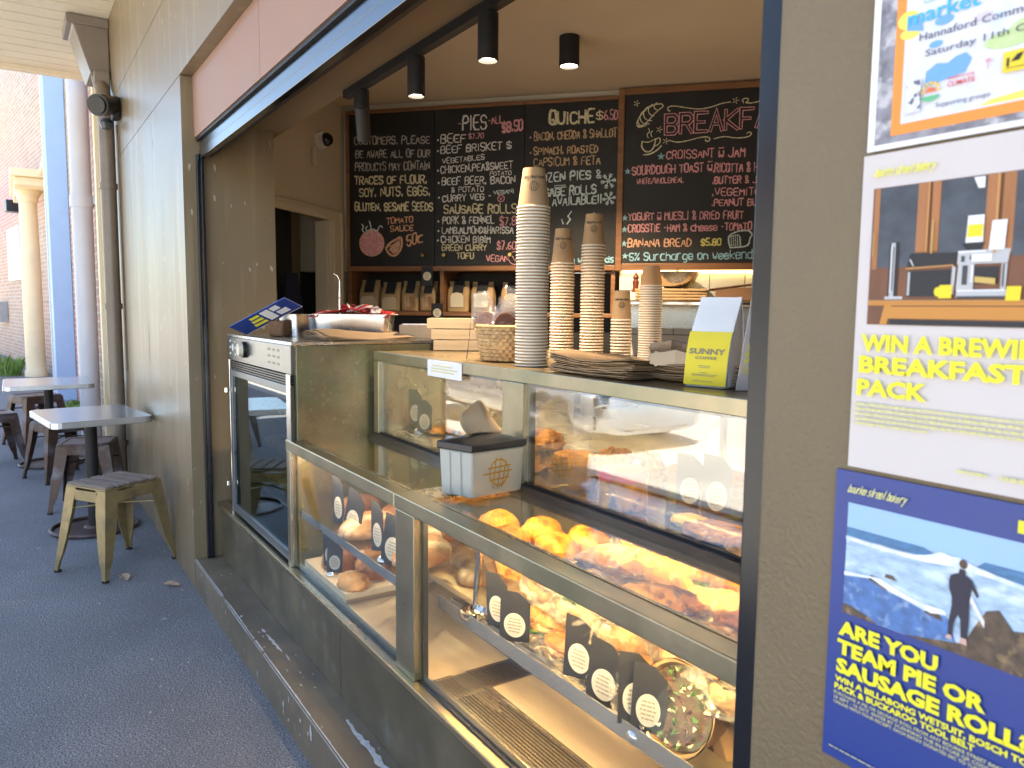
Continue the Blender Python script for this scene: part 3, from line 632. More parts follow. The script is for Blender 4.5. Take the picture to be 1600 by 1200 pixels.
def make_stool(label, lx, ly, h, m, slats=False, group=None, spx=.045, spy=.055):
    t=thing('stool',label,'stool',(0,0,0),group)
    zt=h
    if slats:
        mb=MB(); x,y=lx/2,ly/2
        for a,b in (((-x,-y),(x,-y+.035)),((-x,y-.035),(x,y))): mb.box((*a,zt-.012),(*b,zt-.002))
        mb.box((-x,-y+.035,zt-.012),(-x+.02,y-.035,zt-.006)); mb.box((x-.02,-y+.035,zt-.012),(x,y-.035,zt-.006))
        mb.build('seat_frame',m,t,bevel=.003)
        n=5; w=(ly-.004)/n
        for i in range(n):
            y0=-y+.002+i*w; MB().box((-x+.001,y0+.002,zt-.004),(x-.001,y0+w-.014,zt+.010)).build('slat',M['slat'],t,bevel=.004)
    else:
        mb=MB(); x,y=lx/2,ly/2; r=.035; q=5
        def ring(ins,z,rr):
            p=[]
            for cx,cy,a0 in ((x-r,y-r,0),(-x+r,y-r,90),(-x+r,-y+r,180),(x-r,-y+r,270)):
                for k in range(q+1):
                    a=R(a0+90*k/q); p.append(V(cx+math.cos(a)*(r-ins),cy+math.sin(a)*(r-ins),z))
            return p
        rings=[ring(-.002,zt-.02,r),ring(-.003,zt-.006,r),ring(.004,zt,r),ring(.02,zt,r),ring(.026,zt-.006,r)]
        n=len(rings[0]); vs=[p for rg in rings for p in rg]
        # seat pan with a round hand hole
        hole=[V(.024*math.cos(2*PI*(k+.5)/n+R(0)),.016*math.sin(2*PI*(k+.5)/n),zt-.007) for k in range(n)]
        vs+=hole; mb.add(vs,[(k*n+i,k*n+(i+1)%n,(k+1)*n+(i+1)%n,(k+1)*n+i) for k in range(len(rings)) for i in range(n)])
        mb.build('seat',m,t,smooth=True)
        mb=MB(); mb.lathe([(.0,-.03),(.024,-.03),(.024,-.011)],(0,0,zt),16,sx=1,sy=.7); mb.build('hand_hole',M['blackmatt'],t)
    mb=MB(); x,y=lx/2,ly/2; ah=.052
    for s in (-1,1):
        mb.obox((0,s*(y+.002),zt-.02-ah/2),V(x-.06,0,0),V(0,.002,0),V(0,0,ah/2)); mb.obox((s*(x+.002),0,zt-.02-ah/2),V(.002,0,0),V(0,y-.06,0),V(0,0,ah/2))
    mb.build('apron',m,t)
    for sx in (-1,1):
        for sy in (-1,1):
            mb=MB(); leg_mb(mb,(sx*x,sy*y,zt-.012),(sx*(x+spx),sy*(y+spy),.008),V(-sx,0,0),V(0,-sy,0)); lg=mb.build('leg',m,t)
            MB().cyl((sx*(x+spx-.012),sy*(y+spy-.012),0),(sx*(x+spx-.012),sy*(y+spy-.012),.012),.017,None,10).build('foot',M['blackmatt'],lg)
    mb=MB(); zz=zt*.72; mb.tube([(-x*1.0,-y*1.05,zz),(0,0,zz+.01),(x*1.0,y*1.05,zz)],.006); mb.tube([(-x*1.0,y*1.05,zz-.013),(0,0,zz-.003),(x*1.0,-y*1.05,zz-.013)],.006); mb.build('cross_brace',m,t)
    return t
g=make_stool('gold painted stool with five weathered slats, nearest the counter window',.29,.33,.452,M['gold'],True)
g.location=(-4.40,-.275,0); g.rotation_euler.z=R(32)
b=make_stool('rusty brown stool under the near table, against the brown wall',.31,.31,.45,M['rust'],False,'rusty brown metal stools by the cafe tables')
b.location=(-5.84,-.29,0); b.rotation_euler.z=R(-16)
G_='rusty brown metal stools by the cafe tables'
put(b,(-6.92,-.40,0),R(22),'rusty brown stool standing between the two zinc tables',G_)
put(b,(-8.75,-.52,0),R(26),'rusty brown stool beyond the far table beside the wall',G_,1.08)
put(b,(-7.72,-.86,0),R(12),'rusty brown stool cut off by the left edge, outermost at the far table',G_)
def table(label,loc,hx,hy,rz=0):
    t=thing('cafe_table',label,'table',(0,0,0),'zinc cafe tables along the wall'); x,y,z=0,0,0
    mb=MB(); pts=[]; r=.05
    for cx,cy,a0 in ((hx-r,hy-r,0),(-hx+r,hy-r,90),(-hx+r,-hy+r,180),(hx-r,-hy+r,270)):
        for k in range(5): a=R(a0+22.5*k); pts.append(V(x+cx+math.cos(a)*r,y+cy+math.sin(a)*r,.672))
    mb.prism(pts,(0,0,.038)); mb.build('tabletop',M['galv'],t,bevel=.004)
    mb=MB(); mb.cyl((x,y,.02),(x,y,.671),.034,None,20); mb.build('pole',M['blackmatt'],t,smooth=True)
    mb=MB(); mb.tube([(x+.235*math.cos(a*PI/16),y+.235*math.sin(a*PI/16),.013) for a in range(32)],.011,n=8,closed=True); mb.lathe([(.0,.03),(.05,.025),(.06,.012),(.225,.006),(.225,0)],(x,y,0),32); mb.build('base',M['rust'],t,smooth=True)
    t.location=loc; t.rotation_euler.z=rz
    return t
table('near zinc topped cafe table against the brown wall with its round iron base showing',(-5.22,-.315,0),.35,.265,R(8))
table('far zinc topped cafe table beyond the brown stools, cut off by the left edge',(-7.55,-.45,0),.40,.32)
for (x,y,a,l) in ((-4.148,-.271,.3,'pale curled dry leaf on the footpath below the gold stool'),(-3.92,-.09,1.1,'brown folded dry leaf on the footpath next to the step')):
    mb=MB(); mb.grid(lambda u,v: V(x,y,0)+Matrix.Rotation(a,3,'Z')@V((u-.5)*.075,(v-.5)*.045*math.sin(PI*min(.97,max(.04,u)))*1.1,.004+.016*abs(v-.5)**1.2*2+.006*math.sin(u*5)),10,7)
    tag(mb.build('dry_leaf',M['leafdead'],loc=(x,y,0),smooth=True,solid=.0008),l,'leaf')
mb=MB()
for (x,y,rx) in ((-5.0,-.24,.05),(-5.08,-.16,.06)): blob(mb,(x,y,.0012),(1,.6,0),(-.4,.8,0),rx,.012,12)
o=mb.build('paint_mark',mat('yellow_ground_paint',(.42,.31,.12),.8,var=.2,vs=60),loc=(-5.0,-.24,0)); tag(o,None,None,kind='structure')
mb=MB()
for i in range(420):
    x=-rng.uniform(1.6,9); y=-abs(rng.gauss(0,.32))-.012 if i%3 else rng.uniform(-.9,-.02); r=rng.uniform(.0012,.004)*(1.6 if i%17==0 else 1); blob(mb,(x,y,.0014),(1,0,0),(0,1,0),r*rng.uniform(.8,2),r,6)
tag(mb.build('footpath_grit',mat('pale_grit',(.42,.40,.37),.9,var=.3,vs=40),loc=(-4,-.3,0)),None,None,kind='stuff')
# ------------------------------------------------------------ posters on the pillar
UX=V(1,0,0); UZ=V(0,0,1); PN=V(0,-1,0)
class Poster:
    def __init__(s,name,label,x0,x1,z0,z1,m,y=-.0015):
        s.t=thing(name,label,'poster',(x0,y,z0)); s.n=0; s.y=y
        MB().box((x0,y-.0012,z0),(x1,y+.0012,z1)).build('sheet',m,s.t); s.top=y-.0014
    def layer(s): s.n+=1; return s.top-.00022*s.n
    def rect(s,name,x0,x1,z0,z1,m,parent=None): return s.poly(name,[(x0,z0),(x1,z0),(x1,z1),(x0,z1)],m,parent)
    def poly(s,name,pts,m,parent=None):
        y=s.layer(); mb=MB(); ps=pts if isinstance(pts[0][0],(list,tuple)) else [pts]
        for i,p in enumerate(ps): mb.prism([(a,y-.000025*(i%4),b) for a,b in p],(0,.00012,0))
        return mb.build(name,m,parent or s.t)
    def text(s,name,lines,m,parent=None):
        y=s.layer(); mb=MB()
        for (t,x,z,h,w,off) in lines: print_text(mb,t,(x,y,z),UX,UZ,h,w,off)
        return mb.build(name,m,parent or s.t)
    def script(s,name,t,x0,z0,x1,z1,h,m,lw=.0011):
        y=s.layer(); mb=MB(); stroke_text(mb,t,(x0,y,z0),(x1,y,z1),UZ,h,lw,PN,jit=.03,slant=.45,wob=.06); return mb.build(name,m,s.t)
def ell(cx,cz,rx,rz,n=20,a0=0,a1=360): return [(cx+rx*math.cos(R(a0+(a1-a0)*k/n)),cz+rz*math.sin(R(a0+(a1-a0)*k/n))) for k in range(n if a1-a0>=360 else n+1)]
def flat(name,c,r=.5,**k): return mat(name,c,r,**{**dict(var=.03),**k})
# 1: community event notice
p=Poster('event_poster','white framed community event notice with orange border, topmost on the pillar',-.438,-.228,1.5095,1.8065,M['paper'],-.004)
p.rect('rock_photo',-.431,-.235,1.5145,1.801,overlay(mat('grey_rock_print',(.23,.22,.25),.45,var=.4,vs=60),(.50,.48,.50),75,.52,.66))
p.rect('orange_border',-.4155,-.2505,1.5205,1.79,flat('orange_print',(.82,.27,.045)))
p.rect('notice_sheet',-.4065,-.2595,1.5295,1.782,overlay(mat('pale_watercolour_print',(.66,.66,.72),.45,var=.06,vs=30),(.58,.68,.80),34,.60,.75))
p.poly('yellow_wash',[ell(-.404,1.619,.010,.008),ell(-.402,1.607,.009,.005),[(-.3595+.02,1.5310),(-.2596,1.5310),(-.2596,1.541),(-.33,1.535)]],flat('yellow_wash_print',(.78,.66,.12)))
p.poly('green_wash',[ell(-.318,1.580,.020,.007),ell(-.29,1.586,.03,.010)],overlay(flat('green_wash_print',(.50,.62,.30)),(.68,.68,.4),90,.5,.6))
p.poly('blue_wash',[[(-.405,1.610),(-.39,1.606),(-.392,1.618),(-.404,1.622)],[(-.386,1.557),(-.352,1.562),(-.347,1.572),(-.352,1.578),(-.360,1.577),(-.367,1.573),(-.376,1.575),(-.385,1.570)],ell(-.372,1.610,.008,.004),ell(-.378,1.5915,.006,.003)],flat('blue_wash_print',(.16,.36,.66)))
p.poly('painted_cloud',[ell(-.352,1.632,.020,.005),ell(-.34,1.604,.008,.003)],flat('pink_wash_print',(.62,.55,.66)))
p.text('heading',[('climate',-.391,1.6285,.0075,None,0)],flat('teal_print',(.25,.48,.42)))
p.text('heading',[('market',-.4045,1.6135,.013,.062,.02)],flat('sky_print',(.06,.40,.66)))
p.text('notice_text',[('Hannaford Community Centre',-.3925,1.5975,.0066,.142,.004),('Saturday 11th October',-.3865,1.583,.0058,.115,.002),('Supporting groups',-.3745,1.5375,.0042,.044,0)],flat('charcoal_print',(.09,.085,.12)))
p.text('red_text',[('PARENTS FOR',-.3655,1.5582,.0022,.022,.01),('CLIMATE',-.3655,1.5525,.0042,.0225,.015)],flat('red_print',(.70,.09,.07)))
p.poly('sun_emblem',[ell(-.3795+.0068*math.cos(R(a)),1.5525+.0068*math.sin(R(a)),.0016,.0013,8) for a in range(0,181,30)],flat('amber_print',(.80,.52,.06)))
p.poly('sun_emblem',ell(-.3795,1.5515,.0042,.0042,12,0,180),flat('tomato_print',(.78,.16,.06)))
p.poly('leaf_emblem',[ell(-.3795,1.5485,.008,.005,12,185,355)],flat('emblem_green',(.12,.45,.22)))
p.poly('stamp_sketch',[[(-.401,1.537),(-.388,1.537),(-.388,1.564),(-.401,1.564)]],overlay(flat('stamp_print',(.66,.66,.70)),(.12,.12,.16),130,.56,.6))
p.rect('yellow_label',-.3215,-.2900,1.5528,1.5690,flat('yellow_box_print',(.78,.58,.03)))
p.poly('label_sketch',[[(-.3185,1.557),(-.3165,1.557),(-.3165,1.564),(-.3185,1.564)],[(-.3155,1.5605),(-.309,1.5605),(-.306,1.5665),(-.311,1.5655)],[(-.3185,1.5555),(-.300,1.5555),(-.300,1.556),(-.3185,1.556)]],M['ink'])
p.poly('flower_emblem',[ell(-.3325,1.5660,.0022,.0018,8),[(-.3329,1.559),(-.3321,1.559),(-.3321,1.5645),(-.3329,1.5645)]],flat('pale_rose_print',(.62,.30,.34)))
# 2: breakfast prize poster
def kitchen(P,ox,oz,k,par=None):
    f=lambda pts:[(ox+(a+.44)*k,oz+(b-1.2095)*k) for a,b in pts]
    def q(name,m,*pl): return P.poly(name,[f(a) for a in pl],m,ph)
    ph=P.poly('kitchen_photo',f([(-.4295,1.3485),(-.2515,1.3485),(-.2515,1.4750),(-.4295,1.4750)]),mat('dark_timber_print',(.16,.062,.03),.45,var=.2,vs=70,stretch=(1,1,.15)))
    q('photo_glass_door',mat('cupboard_glass_print',(.055,.066,.085),.4,var=.35,vs=30),[(-.4225,1.4015),(-.3865,1.4015),(-.3865,1.4745),(-.4225,1.4745)],[(-.366,1.407),(-.3285,1.407),(-.3285,1.4745),(-.366,1.4745)],[(-.3065,1.407),(-.272,1.407),(-.272,1.4745),(-.3065,1.4745)])
    q('photo_timber',mat('orange_timber_print',(.36,.145,.05),.45,var=.15,vs=60,stretch=(1,1,.15)),[(-.4275,1.40),(-.4225,1.40),(-.4225,1.4745),(-.4275,1.4745)],[(-.3865,1.414),(-.3755,1.414),(-.3755,1.4745),(-.3865,1.4745)],[(-.3735,1.414),(-.3665,1.414),(-.3665,1.4745),(-.3735,1.4745)],[(-.3285,1.41),(-.318,1.41),(-.318,1.4745),(-.3285,1.4745)],[(-.3155,1.41),(-.3065,1.41),(-.3065,1.4745),(-.3155,1.4745)])
    q('photo_bench',flat('bench_timber_print',(.52,.22,.04)),[(-.4285,1.3665),(-.2518,1.3665),(-.2518,1.3712),(-.4285,1.3712)],[(-.4085,1.3545),(-.2518,1.3545),(-.2518,1.3655),(-.4065,1.3655)],[(-.4165,1.349),(-.4095,1.349),(-.4055,1.3665),(-.4125,1.3665)])
    q('photo_shadow_gap',flat('photo_black_print',(.015,.016,.02)),[(-.4065,1.3488),(-.2518,1.3488),(-.2518,1.3535),(-.4065,1.3535)],[(-.3935,1.401),(-.351,1.401),(-.349,1.412),(-.3905,1.413)],[(-.392,1.3745),(-.3515,1.3745),(-.3515,1.3975),(-.392,1.3975)],[(-.410,1.3735),(-.4015,1.3735),(-.4015,1.424),(-.410,1.424)],[(-.3345,1.3845),(-.3155,1.3845),(-.3155,1.399),(-.3345,1.399)],[(-.3460,1.4190),(-.3270,1.4190),(-.3300,1.4135),(-.3420,1.4135)])
    q('photo_steel',flat('photo_steel_print',(.46,.46,.47)),[(-.3485,1.4015),(-.3085,1.4015),(-.3070,1.4130),(-.3485,1.4130)],[(-.3480,1.3725),(-.3080,1.3725),(-.3080,1.3800),(-.3480,1.3800)],[(-.3485,1.3800),(-.3345,1.3800),(-.3345,1.4015),(-.3475,1.4015)],[(-.4085,1.3740),(-.4045,1.3740),(-.4045,1.4235),(-.4085,1.4235)],[(-.3915,1.3755),(-.3895,1.3755),(-.3895,1.3965),(-.3915,1.3965)],[(-.4125,1.372),(-.3955,1.372),(-.3955,1.3748),(-.4125,1.3748)],[(-.353,1.376),(-.3505,1.376),(-.3495,1.399),(-.3525,1.401)],[(-.313,1.380),(-.309,1.380),(-.3085,1.401),(-.313,1.401)])
    q('photo_dark_detail',flat('photo_charcoal_print',(.05,.05,.055)),[(-.3455,1.4035),(-.3425,1.4035),(-.3425,1.4085),(-.3455,1.4085)],[(-.3440,1.3840),(-.3395,1.3840),(-.3395,1.4005),(-.3440,1.4005)],[(-.3475,1.3725),(-.3085,1.3725),(-.3085,1.3745),(-.3475,1.3745)],[(-.3385,1.4050),(-.3375,1.4050),(-.3375,1.4085),(-.3385,1.4085)],[(-.4065,1.380),(-.4055,1.380),(-.4055,1.420),(-.4065,1.420)],[(-.3120,1.3820),(-.3105,1.3820),(-.3105,1.4005),(-.3120,1.4005)])
    q('photo_highlight',flat('photo_bright_print',(.74,.74,.75)),[(-.3480,1.4110),(-.3260,1.4112),(-.3260,1.4125),(-.3480,1.4127)],[(-.3475,1.3785),(-.3090,1.3785),(-.3090,1.3797),(-.3475,1.3797)],[(-.4082,1.378),(-.4073,1.378),(-.4073,1.421),(-.4082,1.421)],[(-.3365,1.3860),(-.3350,1.3860),(-.3350,1.4005),(-.3365,1.4005)],[(-.3905,1.4075),(-.3870,1.4015),(-.3862,1.4015),(-.3897,1.4080)],[(-.3350,1.4642),(-.3300,1.4642),(-.3300,1.4735),(-.3390,1.4735)])
    q('photo_warm_edge',flat('photo_amber_print',(.50,.25,.08)),[(-.3935,1.3990),(-.3515,1.4005),(-.3515,1.4018),(-.3935,1.4003)],[(-.4285,1.3700),(-.2518,1.3700),(-.2518,1.3712),(-.4285,1.3712)],[(-.3770,1.414),(-.3755,1.414),(-.3755,1.4745),(-.3770,1.4745)],[(-.3202,1.41),(-.3180,1.41),(-.3180,1.4745),(-.3202,1.4745)])
    q('photo_white_bag',M['paper'],[(-.3425,1.4195),(-.3285,1.4195),(-.3285,1.4420),(-.3415,1.4420)],[(-.3235,1.4125),(-.3115,1.4125),(-.3105,1.4365),(-.3220,1.4365)],[(-.3365,1.4035),(-.3205,1.4035),(-.3205,1.4095),(-.3365,1.4095)])
    q('photo_yellow',flat('photo_yellow_print',(.80,.60,.02)),[(-.3415,1.4240),(-.3290,1.4240),(-.3290,1.4345),(-.3410,1.4345)],[(-.3625,1.3728),(-.3515,1.3728),(-.3510,1.3842),(-.3620,1.3842)],ell(-.3635,1.3785,.003,.0042,10),[(-.3080,1.3705),(-.2970,1.3705),(-.2965,1.3822),(-.3075,1.3822)])
    q('photo_handle',flat('photo_brass_print',(.55,.38,.10)),[(-.3715,1.412),(-.3705,1.412),(-.3705,1.441),(-.3715,1.441)],[(-.4262,1.412),(-.4255,1.412),(-.4255,1.434),(-.4262,1.434)],[(-.333,1.386),(-.3165,1.384),(-.3165,1.389),(-.333,1.391)])
p=Poster('prize_poster','pale beige prize poster with kitchen photo and yellow lettering, middle one on the pillar',-.4415,-.2315,1.2095,1.5065,M['posterbeige'],-.0026)
kitchen(p,-.44,1.2095,1)
p.script('script_logo','bourke street bakery',-.4285,1.4855,-.373,1.4855,.0075,M['pyellow'],.0009)
p.text('headline',[('WIN A BREWING',-.4325,1.324,.0152,.170,.042),('BREAKFAST',-.4335,1.3035,.0152,.1475,.042),('PACK',-.4345,1.2815,.0152,.0680,.042)],M['pyellow'])
def bars(P,name,rows,m):
    y=P.layer(); mb=MB()
    for (x0,x1,z,h) in rows:
        x=x0
        while x<x1:
            w=rng.uniform(.002,.008); w=min(w,x1-x); mb.prism([(x,y,z),(x+w,y,z),(x+w,y,z+h*rng.uniform(.8,1)),(x,y,z+h)],(0,.0001,0)); x+=w+.0012
    return mb.build(name,m,P.t)
bars(p,'small_print',[(-.4355,-.27,1.2715-.0047*k,.0022) for k in range(4)]+[(-.4355,-.364,1.2715-.0047*4,.0022)],M['pyellowfaint'])
bars(p,'sponsor_line',[(-.336,-.312,1.2225,.003),(-.302,-.272,1.2225,.0035)],M['pyellowfaint'])
# 3: surfer poster
p=Poster('surf_poster','deep blue poster with a surfer photo and bold yellow lettering, lowest on the pillar',-.4535,-.2435,.9065,1.2045,M['posterblue'],-.0022)
ph=p.rect('beach_photo',-.4385,-.2585,1.0615,1.1735,overlay(mat('surf_white_print',(.36,.50,.66),.35,var=.30,vs=45,stretch=(1,1,2.6)),(.66,.74,.82),38,.5,.66,(1,1,2.2)))
p.rect('photo_sky',-.4384,-.2586,1.1475,1.1733,flat('photo_sky_print',(.32,.50,.72)),ph)
p.poly('photo_sea',[[(-.4384,1.1405),(-.39,1.1395),(-.355,1.1405),(-.3495,1.144),(-.362,1.1485),(-.4384,1.1490)],[(-.3180,1.1420),(-.2586,1.137),(-.2586,1.150),(-.3100,1.1495)]],mat('sea_print',(.045,.16,.33),.35,var=.3,vs=60,stretch=(1,1,3)),ph)
p.poly('photo_rock_pool',[(-.4384,1.062),(-.325,1.062),(-.338,1.092),(-.352,1.089),(-.372,1.0935),(-.392,1.097),(-.41,1.104),(-.4384,1.099)],overlay(mat('pool_blue_print',(.06,.15,.38),.35,var=.35,vs=60),(.22,.34,.56),90,.55,.7),ph)
p.poly('photo_rock',[[(-.375,1.0618),(-.2586,1.0618),(-.2586,1.105),(-.284,1.098),(-.296,1.112),(-.306,1.108),(-.316,1.088),(-.322,1.073),(-.345,1.068)],[(-.4384,1.0618),(-.402,1.0618),(-.413,1.0665),(-.43,1.071),(-.4384,1.071)],[(-.413,1.103),(-.396,1.098),(-.388,1.101),(-.401,1.107),(-.411,1.108)],[(-.358,1.089),(-.341,1.086),(-.345,1.093),(-.355,1.094)],[(-.397,1.110),(-.385,1.1095),(-.389,1.1135),(-.396,1.1135)]],overlay(mat('rock_print',(.085,.055,.04),.4,var=.5,vs=90),(.25,.17,.08),80,.55,.7),ph)
p.poly('photo_foam',[[(-.4384,1.1400),(-.40,1.1385),(-.372,1.1392),(-.3600,1.1420),(-.352,1.1455),(-.346,1.1490),(-.338,1.1470),(-.330,1.1480),(-.318,1.1440),(-.300,1.1410),(-.2586,1.1365),(-.2586,1.1330),(-.30,1.1370),(-.335,1.1385),(-.36,1.1355),(-.40,1.1345),(-.4384,1.1365)],[(-.4384,1.1000),(-.41,1.1050),(-.392,1.0985),(-.372,1.0950),(-.352,1.0905),(-.338,1.0935),(-.340,1.0975),(-.36,1.0965),(-.38,1.1010),(-.40,1.1075),(-.4384,1.1040)]],overlay(flat('foam_print',(.76,.80,.86)),(.55,.66,.80),60,.5,.62),ph)
p.poly('photo_surfboard',[(-.3185,1.118),(-.3065,1.099),(-.3065,1.093),(-.3195,1.112)],flat('board_print',(.72,.70,.72)),ph)
p.poly('photo_surfer',[[(-.3365,1.131),(-.331,1.134),(-.3245,1.1345),(-.3185,1.131),(-.3125,1.119),(-.3135,1.1165),(-.3185,1.124),(-.3195,1.111),(-.3190,1.094),(-.3195,1.078),(-.3250,1.078),(-.3262,1.094),(-.3285,1.0975),(-.3315,1.088),(-.3320,1.0765),(-.3360,1.0765),(-.3358,1.090),(-.3340,1.104),(-.3345,1.112),(-.3370,1.118),(-.3378,1.125)],[(-.3300,1.133),(-.3240,1.133),(-.3245,1.1385),(-.3295,1.1385)]],flat('wetsuit_print',(.022,.020,.042)),ph)
p.poly('photo_surfer',[ell(-.3265,1.1432,.0035,.0042,12)],flat('hair_print',(.09,.05,.035)),ph)
p.poly('photo_surfer',[[(-.3375,1.0735),(-.332,1.0735),(-.3325,1.0772),(-.3358,1.0772)],[(-.3255,1.0728),(-.319,1.0728),(-.3198,1.0782),(-.3245,1.0782)]],flat('skin_print',(.62,.38,.32)),ph)
p.script('script_logo','bourke street bakery',-.4385,1.1845,-.381,1.1845,.0078,flat('pale_script_print',(.72,.68,.25)),.0009)
p.text('headline',[('ARE YOU',-.4405,1.0395,.0142,.0985,.052),('TEAM PIE OR',-.4410,1.0200,.0142,.1410,.052),('SAUSAGE ROLL?',-.4410,1.0005,.0142,.1760,.052)],M['pyellow'])
p.text('subhead',[('WIN A BILLABONG WETSUIT, BOSCH TOOL',-.4415,.9902,.0058,.1900,.042),('PACK & BUCKAROO TOOL BELT',-.4415,.9822,.0058,.1350,.042)],M['pyellow'])
p.text('small_print',[('PURCHASE A PIE OR SAUSAGE ROLL FROM ANY BOURKE STREET BAKERY BETWEEN',-.4415,.9764,.0033,.1880,.01),('25 SEPT - 16 OCT. ENTER BY SCANNING THE IN-STORE QR CODE OR FILL IN',-.4415,.9716,.0033,.1720,.01),('ONLINE WITH YOUR RECEIPT. EACH ENTRY DONATES 50C TO TURBANS',-.4415,.9668,.0033,.1500,.01)],M['pyellowfaint'])
bars(p,'foot_line',[(-.444,-.380,.9195,.0010)],M['pyellowfaint'])
p.poly('yellow_mark',[(-.2855,1.182),(-.2605,1.182),(-.2605,1.1925),(-.2855,1.1925)],M['pyellow'])
# ------------------------------------------------------------ blackboards
def board(label,u0,u1,z0,z1,fr,d=0.0,name='menu_board'):
    t=thing(name,label,'menu board',bp((u0+u1)/2,z0,d)); 
    MB().obox(bp((u0+u1)/2,(z0+z1)/2,d-.012),E_*((u1-u0)/2-.001),N_*.012,V(0,0,(z1-z0)/2)).build('panel',M['chalk'],t)
    for (a,b,c,e) in fr:
        MB().obox(bp((a+b)/2,(c+e)/2,d-.004),E_*((b-a)/2),N_*.018,V(0,0,(e-c)/2)).build('frame_rail',M['wood'],t,bevel=.003)
    return t
B1=board('blackboard warning customers about flour, soy, nuts and eggs with a chalk tomato',0,.602,1.636,2.632,[(-.022,-.001,1.60,2.655),(-.001,.601,2.633,2.655)])
B2=board('blackboard listing pies and sausage rolls with prices',.604,1.202,1.636,2.632,[(.604,1.202,2.633,2.655)])
B3=board('blackboard listing quiche with snowflakes for frozen pies',1.204,1.790,1.636,2.632,[(1.204,1.790,2.633,2.655)])
B4=board('timber framed breakfast blackboard at the right with a chalk croissant and cup',1.832,3.10,1.645,2.652,[(1.793,1.831,1.60,2.690),(1.831,3.13,2.653,2.690),(1.831,3.13,1.602,1.644),(3.101,3.13,1.644,2.653)],.012)
TX={B1:[('CUSTOMERS, PLEASE',.037,2.439,.568,2.425,.046,'grey'),('BE AWARE ALL OF OUR',.046,2.351,.572,2.339,.046,'grey'),('PRODUCTS MAY CONTAIN',.042,2.267,.568,2.258,.05,'grey'),('TRACES OF FLOUR,',.037,2.179,.55,2.172,.05,'cream'),('SOY, NUTS, EGGS,',.071,2.098,.572,2.094,.055,'cream'),('GLUTEN, SESAME SEEDS',.037,2.006,.59,1.994,.051,'cream'),('TOMATO',.266,1.913,.451,1.923,.038,'orange'),('SAUCE',.291,1.863,.455,1.868,.038,'orange'),('50c',.409,1.765,.518,1.793,.063,'orange')],
B2:[('PIES',.795,2.497,.953,2.496,.088,'white'),('-',.764,2.522,.786,2.521,.032,'white'),('-ALL',.965,2.527,1.062,2.53,.04,'pink'),('$8.50',1.059,2.471,1.190,2.48,.063,'pink'),('BEEF',.647,2.421,.816,2.422,.052,'white'),('$7.70',.836,2.441,.935,2.441,.032,'pink'),('BEEF BRISKET $',.647,2.356,1.118,2.369,.045,'white'),('VEGETABLES',.658,2.291,.941,2.309,.032,'white'),('CHICKEN,PEA&SWEET',.647,2.23,1.128,2.246,.045,'white'),('POTATO',.98,2.205,1.12,2.207,.024,'white'),('BEEF BEER, BACON',.656,2.157,1.144,2.154,.045,'white'),('& POTATO',.72,2.108,.938,2.108,.033,'white'),('CURRY VEG -',.66,2.048,.99,2.058,.041,'white'),('VEGAN!',1.005,2.085,1.138,2.094,.024,'ice'),('SAUSAGE ROLLS',.669,1.976,1.156,1.966,.053,'cream'),('PORK & FENNEL',.661,1.907,1.008,1.905,.045,'white'),('$7.80',1.047,1.892,1.186,1.893,.048,'pink'),('LAMB,ALMOND&HARISSA',.656,1.846,1.136,1.84,.041,'white'),('CHICKEN BIBIM',.65,1.787,.984,1.783,.041,'white'),('GREEN CURRY',.656,1.735,.958,1.734,.037,'cream'),('TOFU',.758,1.682,.872,1.682,.039,'cream'),('$7.60',1.031,1.738,1.154,1.741,.049,'pink'),('VEGAN',.959,1.661,1.104,1.664,.041,'rose')],
B3:[('QUICHE',1.364,2.507,1.641,2.504,.074,'cream'),('$',1.657,2.52,1.696,2.522,.042,'cream'),('6.50',1.706,2.517,1.785,2.516,.053,'pink'),('BACON, CHEDDA & SHALLOT',1.267,2.412,1.782,2.414,.047,'tan'),('SPINACH, ROASTED',1.266,2.324,1.669,2.324,.043,'tan'),('CAPSICUM & FETA',1.267,2.253,1.685,2.254,.047,'tan'),('FROZEN PIES &',1.242,2.151,1.692,2.169,.051,'ice'),('SAUSAGE ROLLS',1.235,2.06,1.662,2.077,.052,'ice'),('ALSO AVAILABLE!!',1.235,2.001,1.699,2.017,.048,'ice'),('on weekends',1.484,1.652,1.78,1.654,.036,'blue')],
B4:[('CROISSANT ~ JAM',2.088,2.266,2.538,2.264,.047,'pink'),('SOURDOUGH TOAST ~',1.884,2.178,2.353,2.187,.048,'pink'),('.RICOTTA & HONEY',2.36,2.179,2.715,2.173,.047,'pink'),('WHITE/WHOLEMEAL',1.914,2.123,2.191,2.125,.031,'rose'),('.BUTTER & JAM',2.359,2.112,2.661,2.109,.039,'pink'),('.VEGEMITE',2.36,2.041,2.632,2.039,.041,'pink'),('.PEANUT BUTTER',2.36,1.983,2.731,1.978,.039,'pink'),('YOGURT ~ MUESLI & DRIED FRUIT',1.868,1.907,2.543,1.904,.043,'pink'),('CROSSTIE -HAM & cheese -TOMATO',1.868,1.835,2.592,1.838,.043,'pink'),('BANANA BREAD',1.868,1.746,2.248,1.746,.047,'orange'),('$5.80',2.306,1.749,2.42,1.751,.04,'yellow'),('5% Surcharge on weekends',1.880,1.662,2.635,1.672,.049,'blue')]}
crng=random.Random(3)
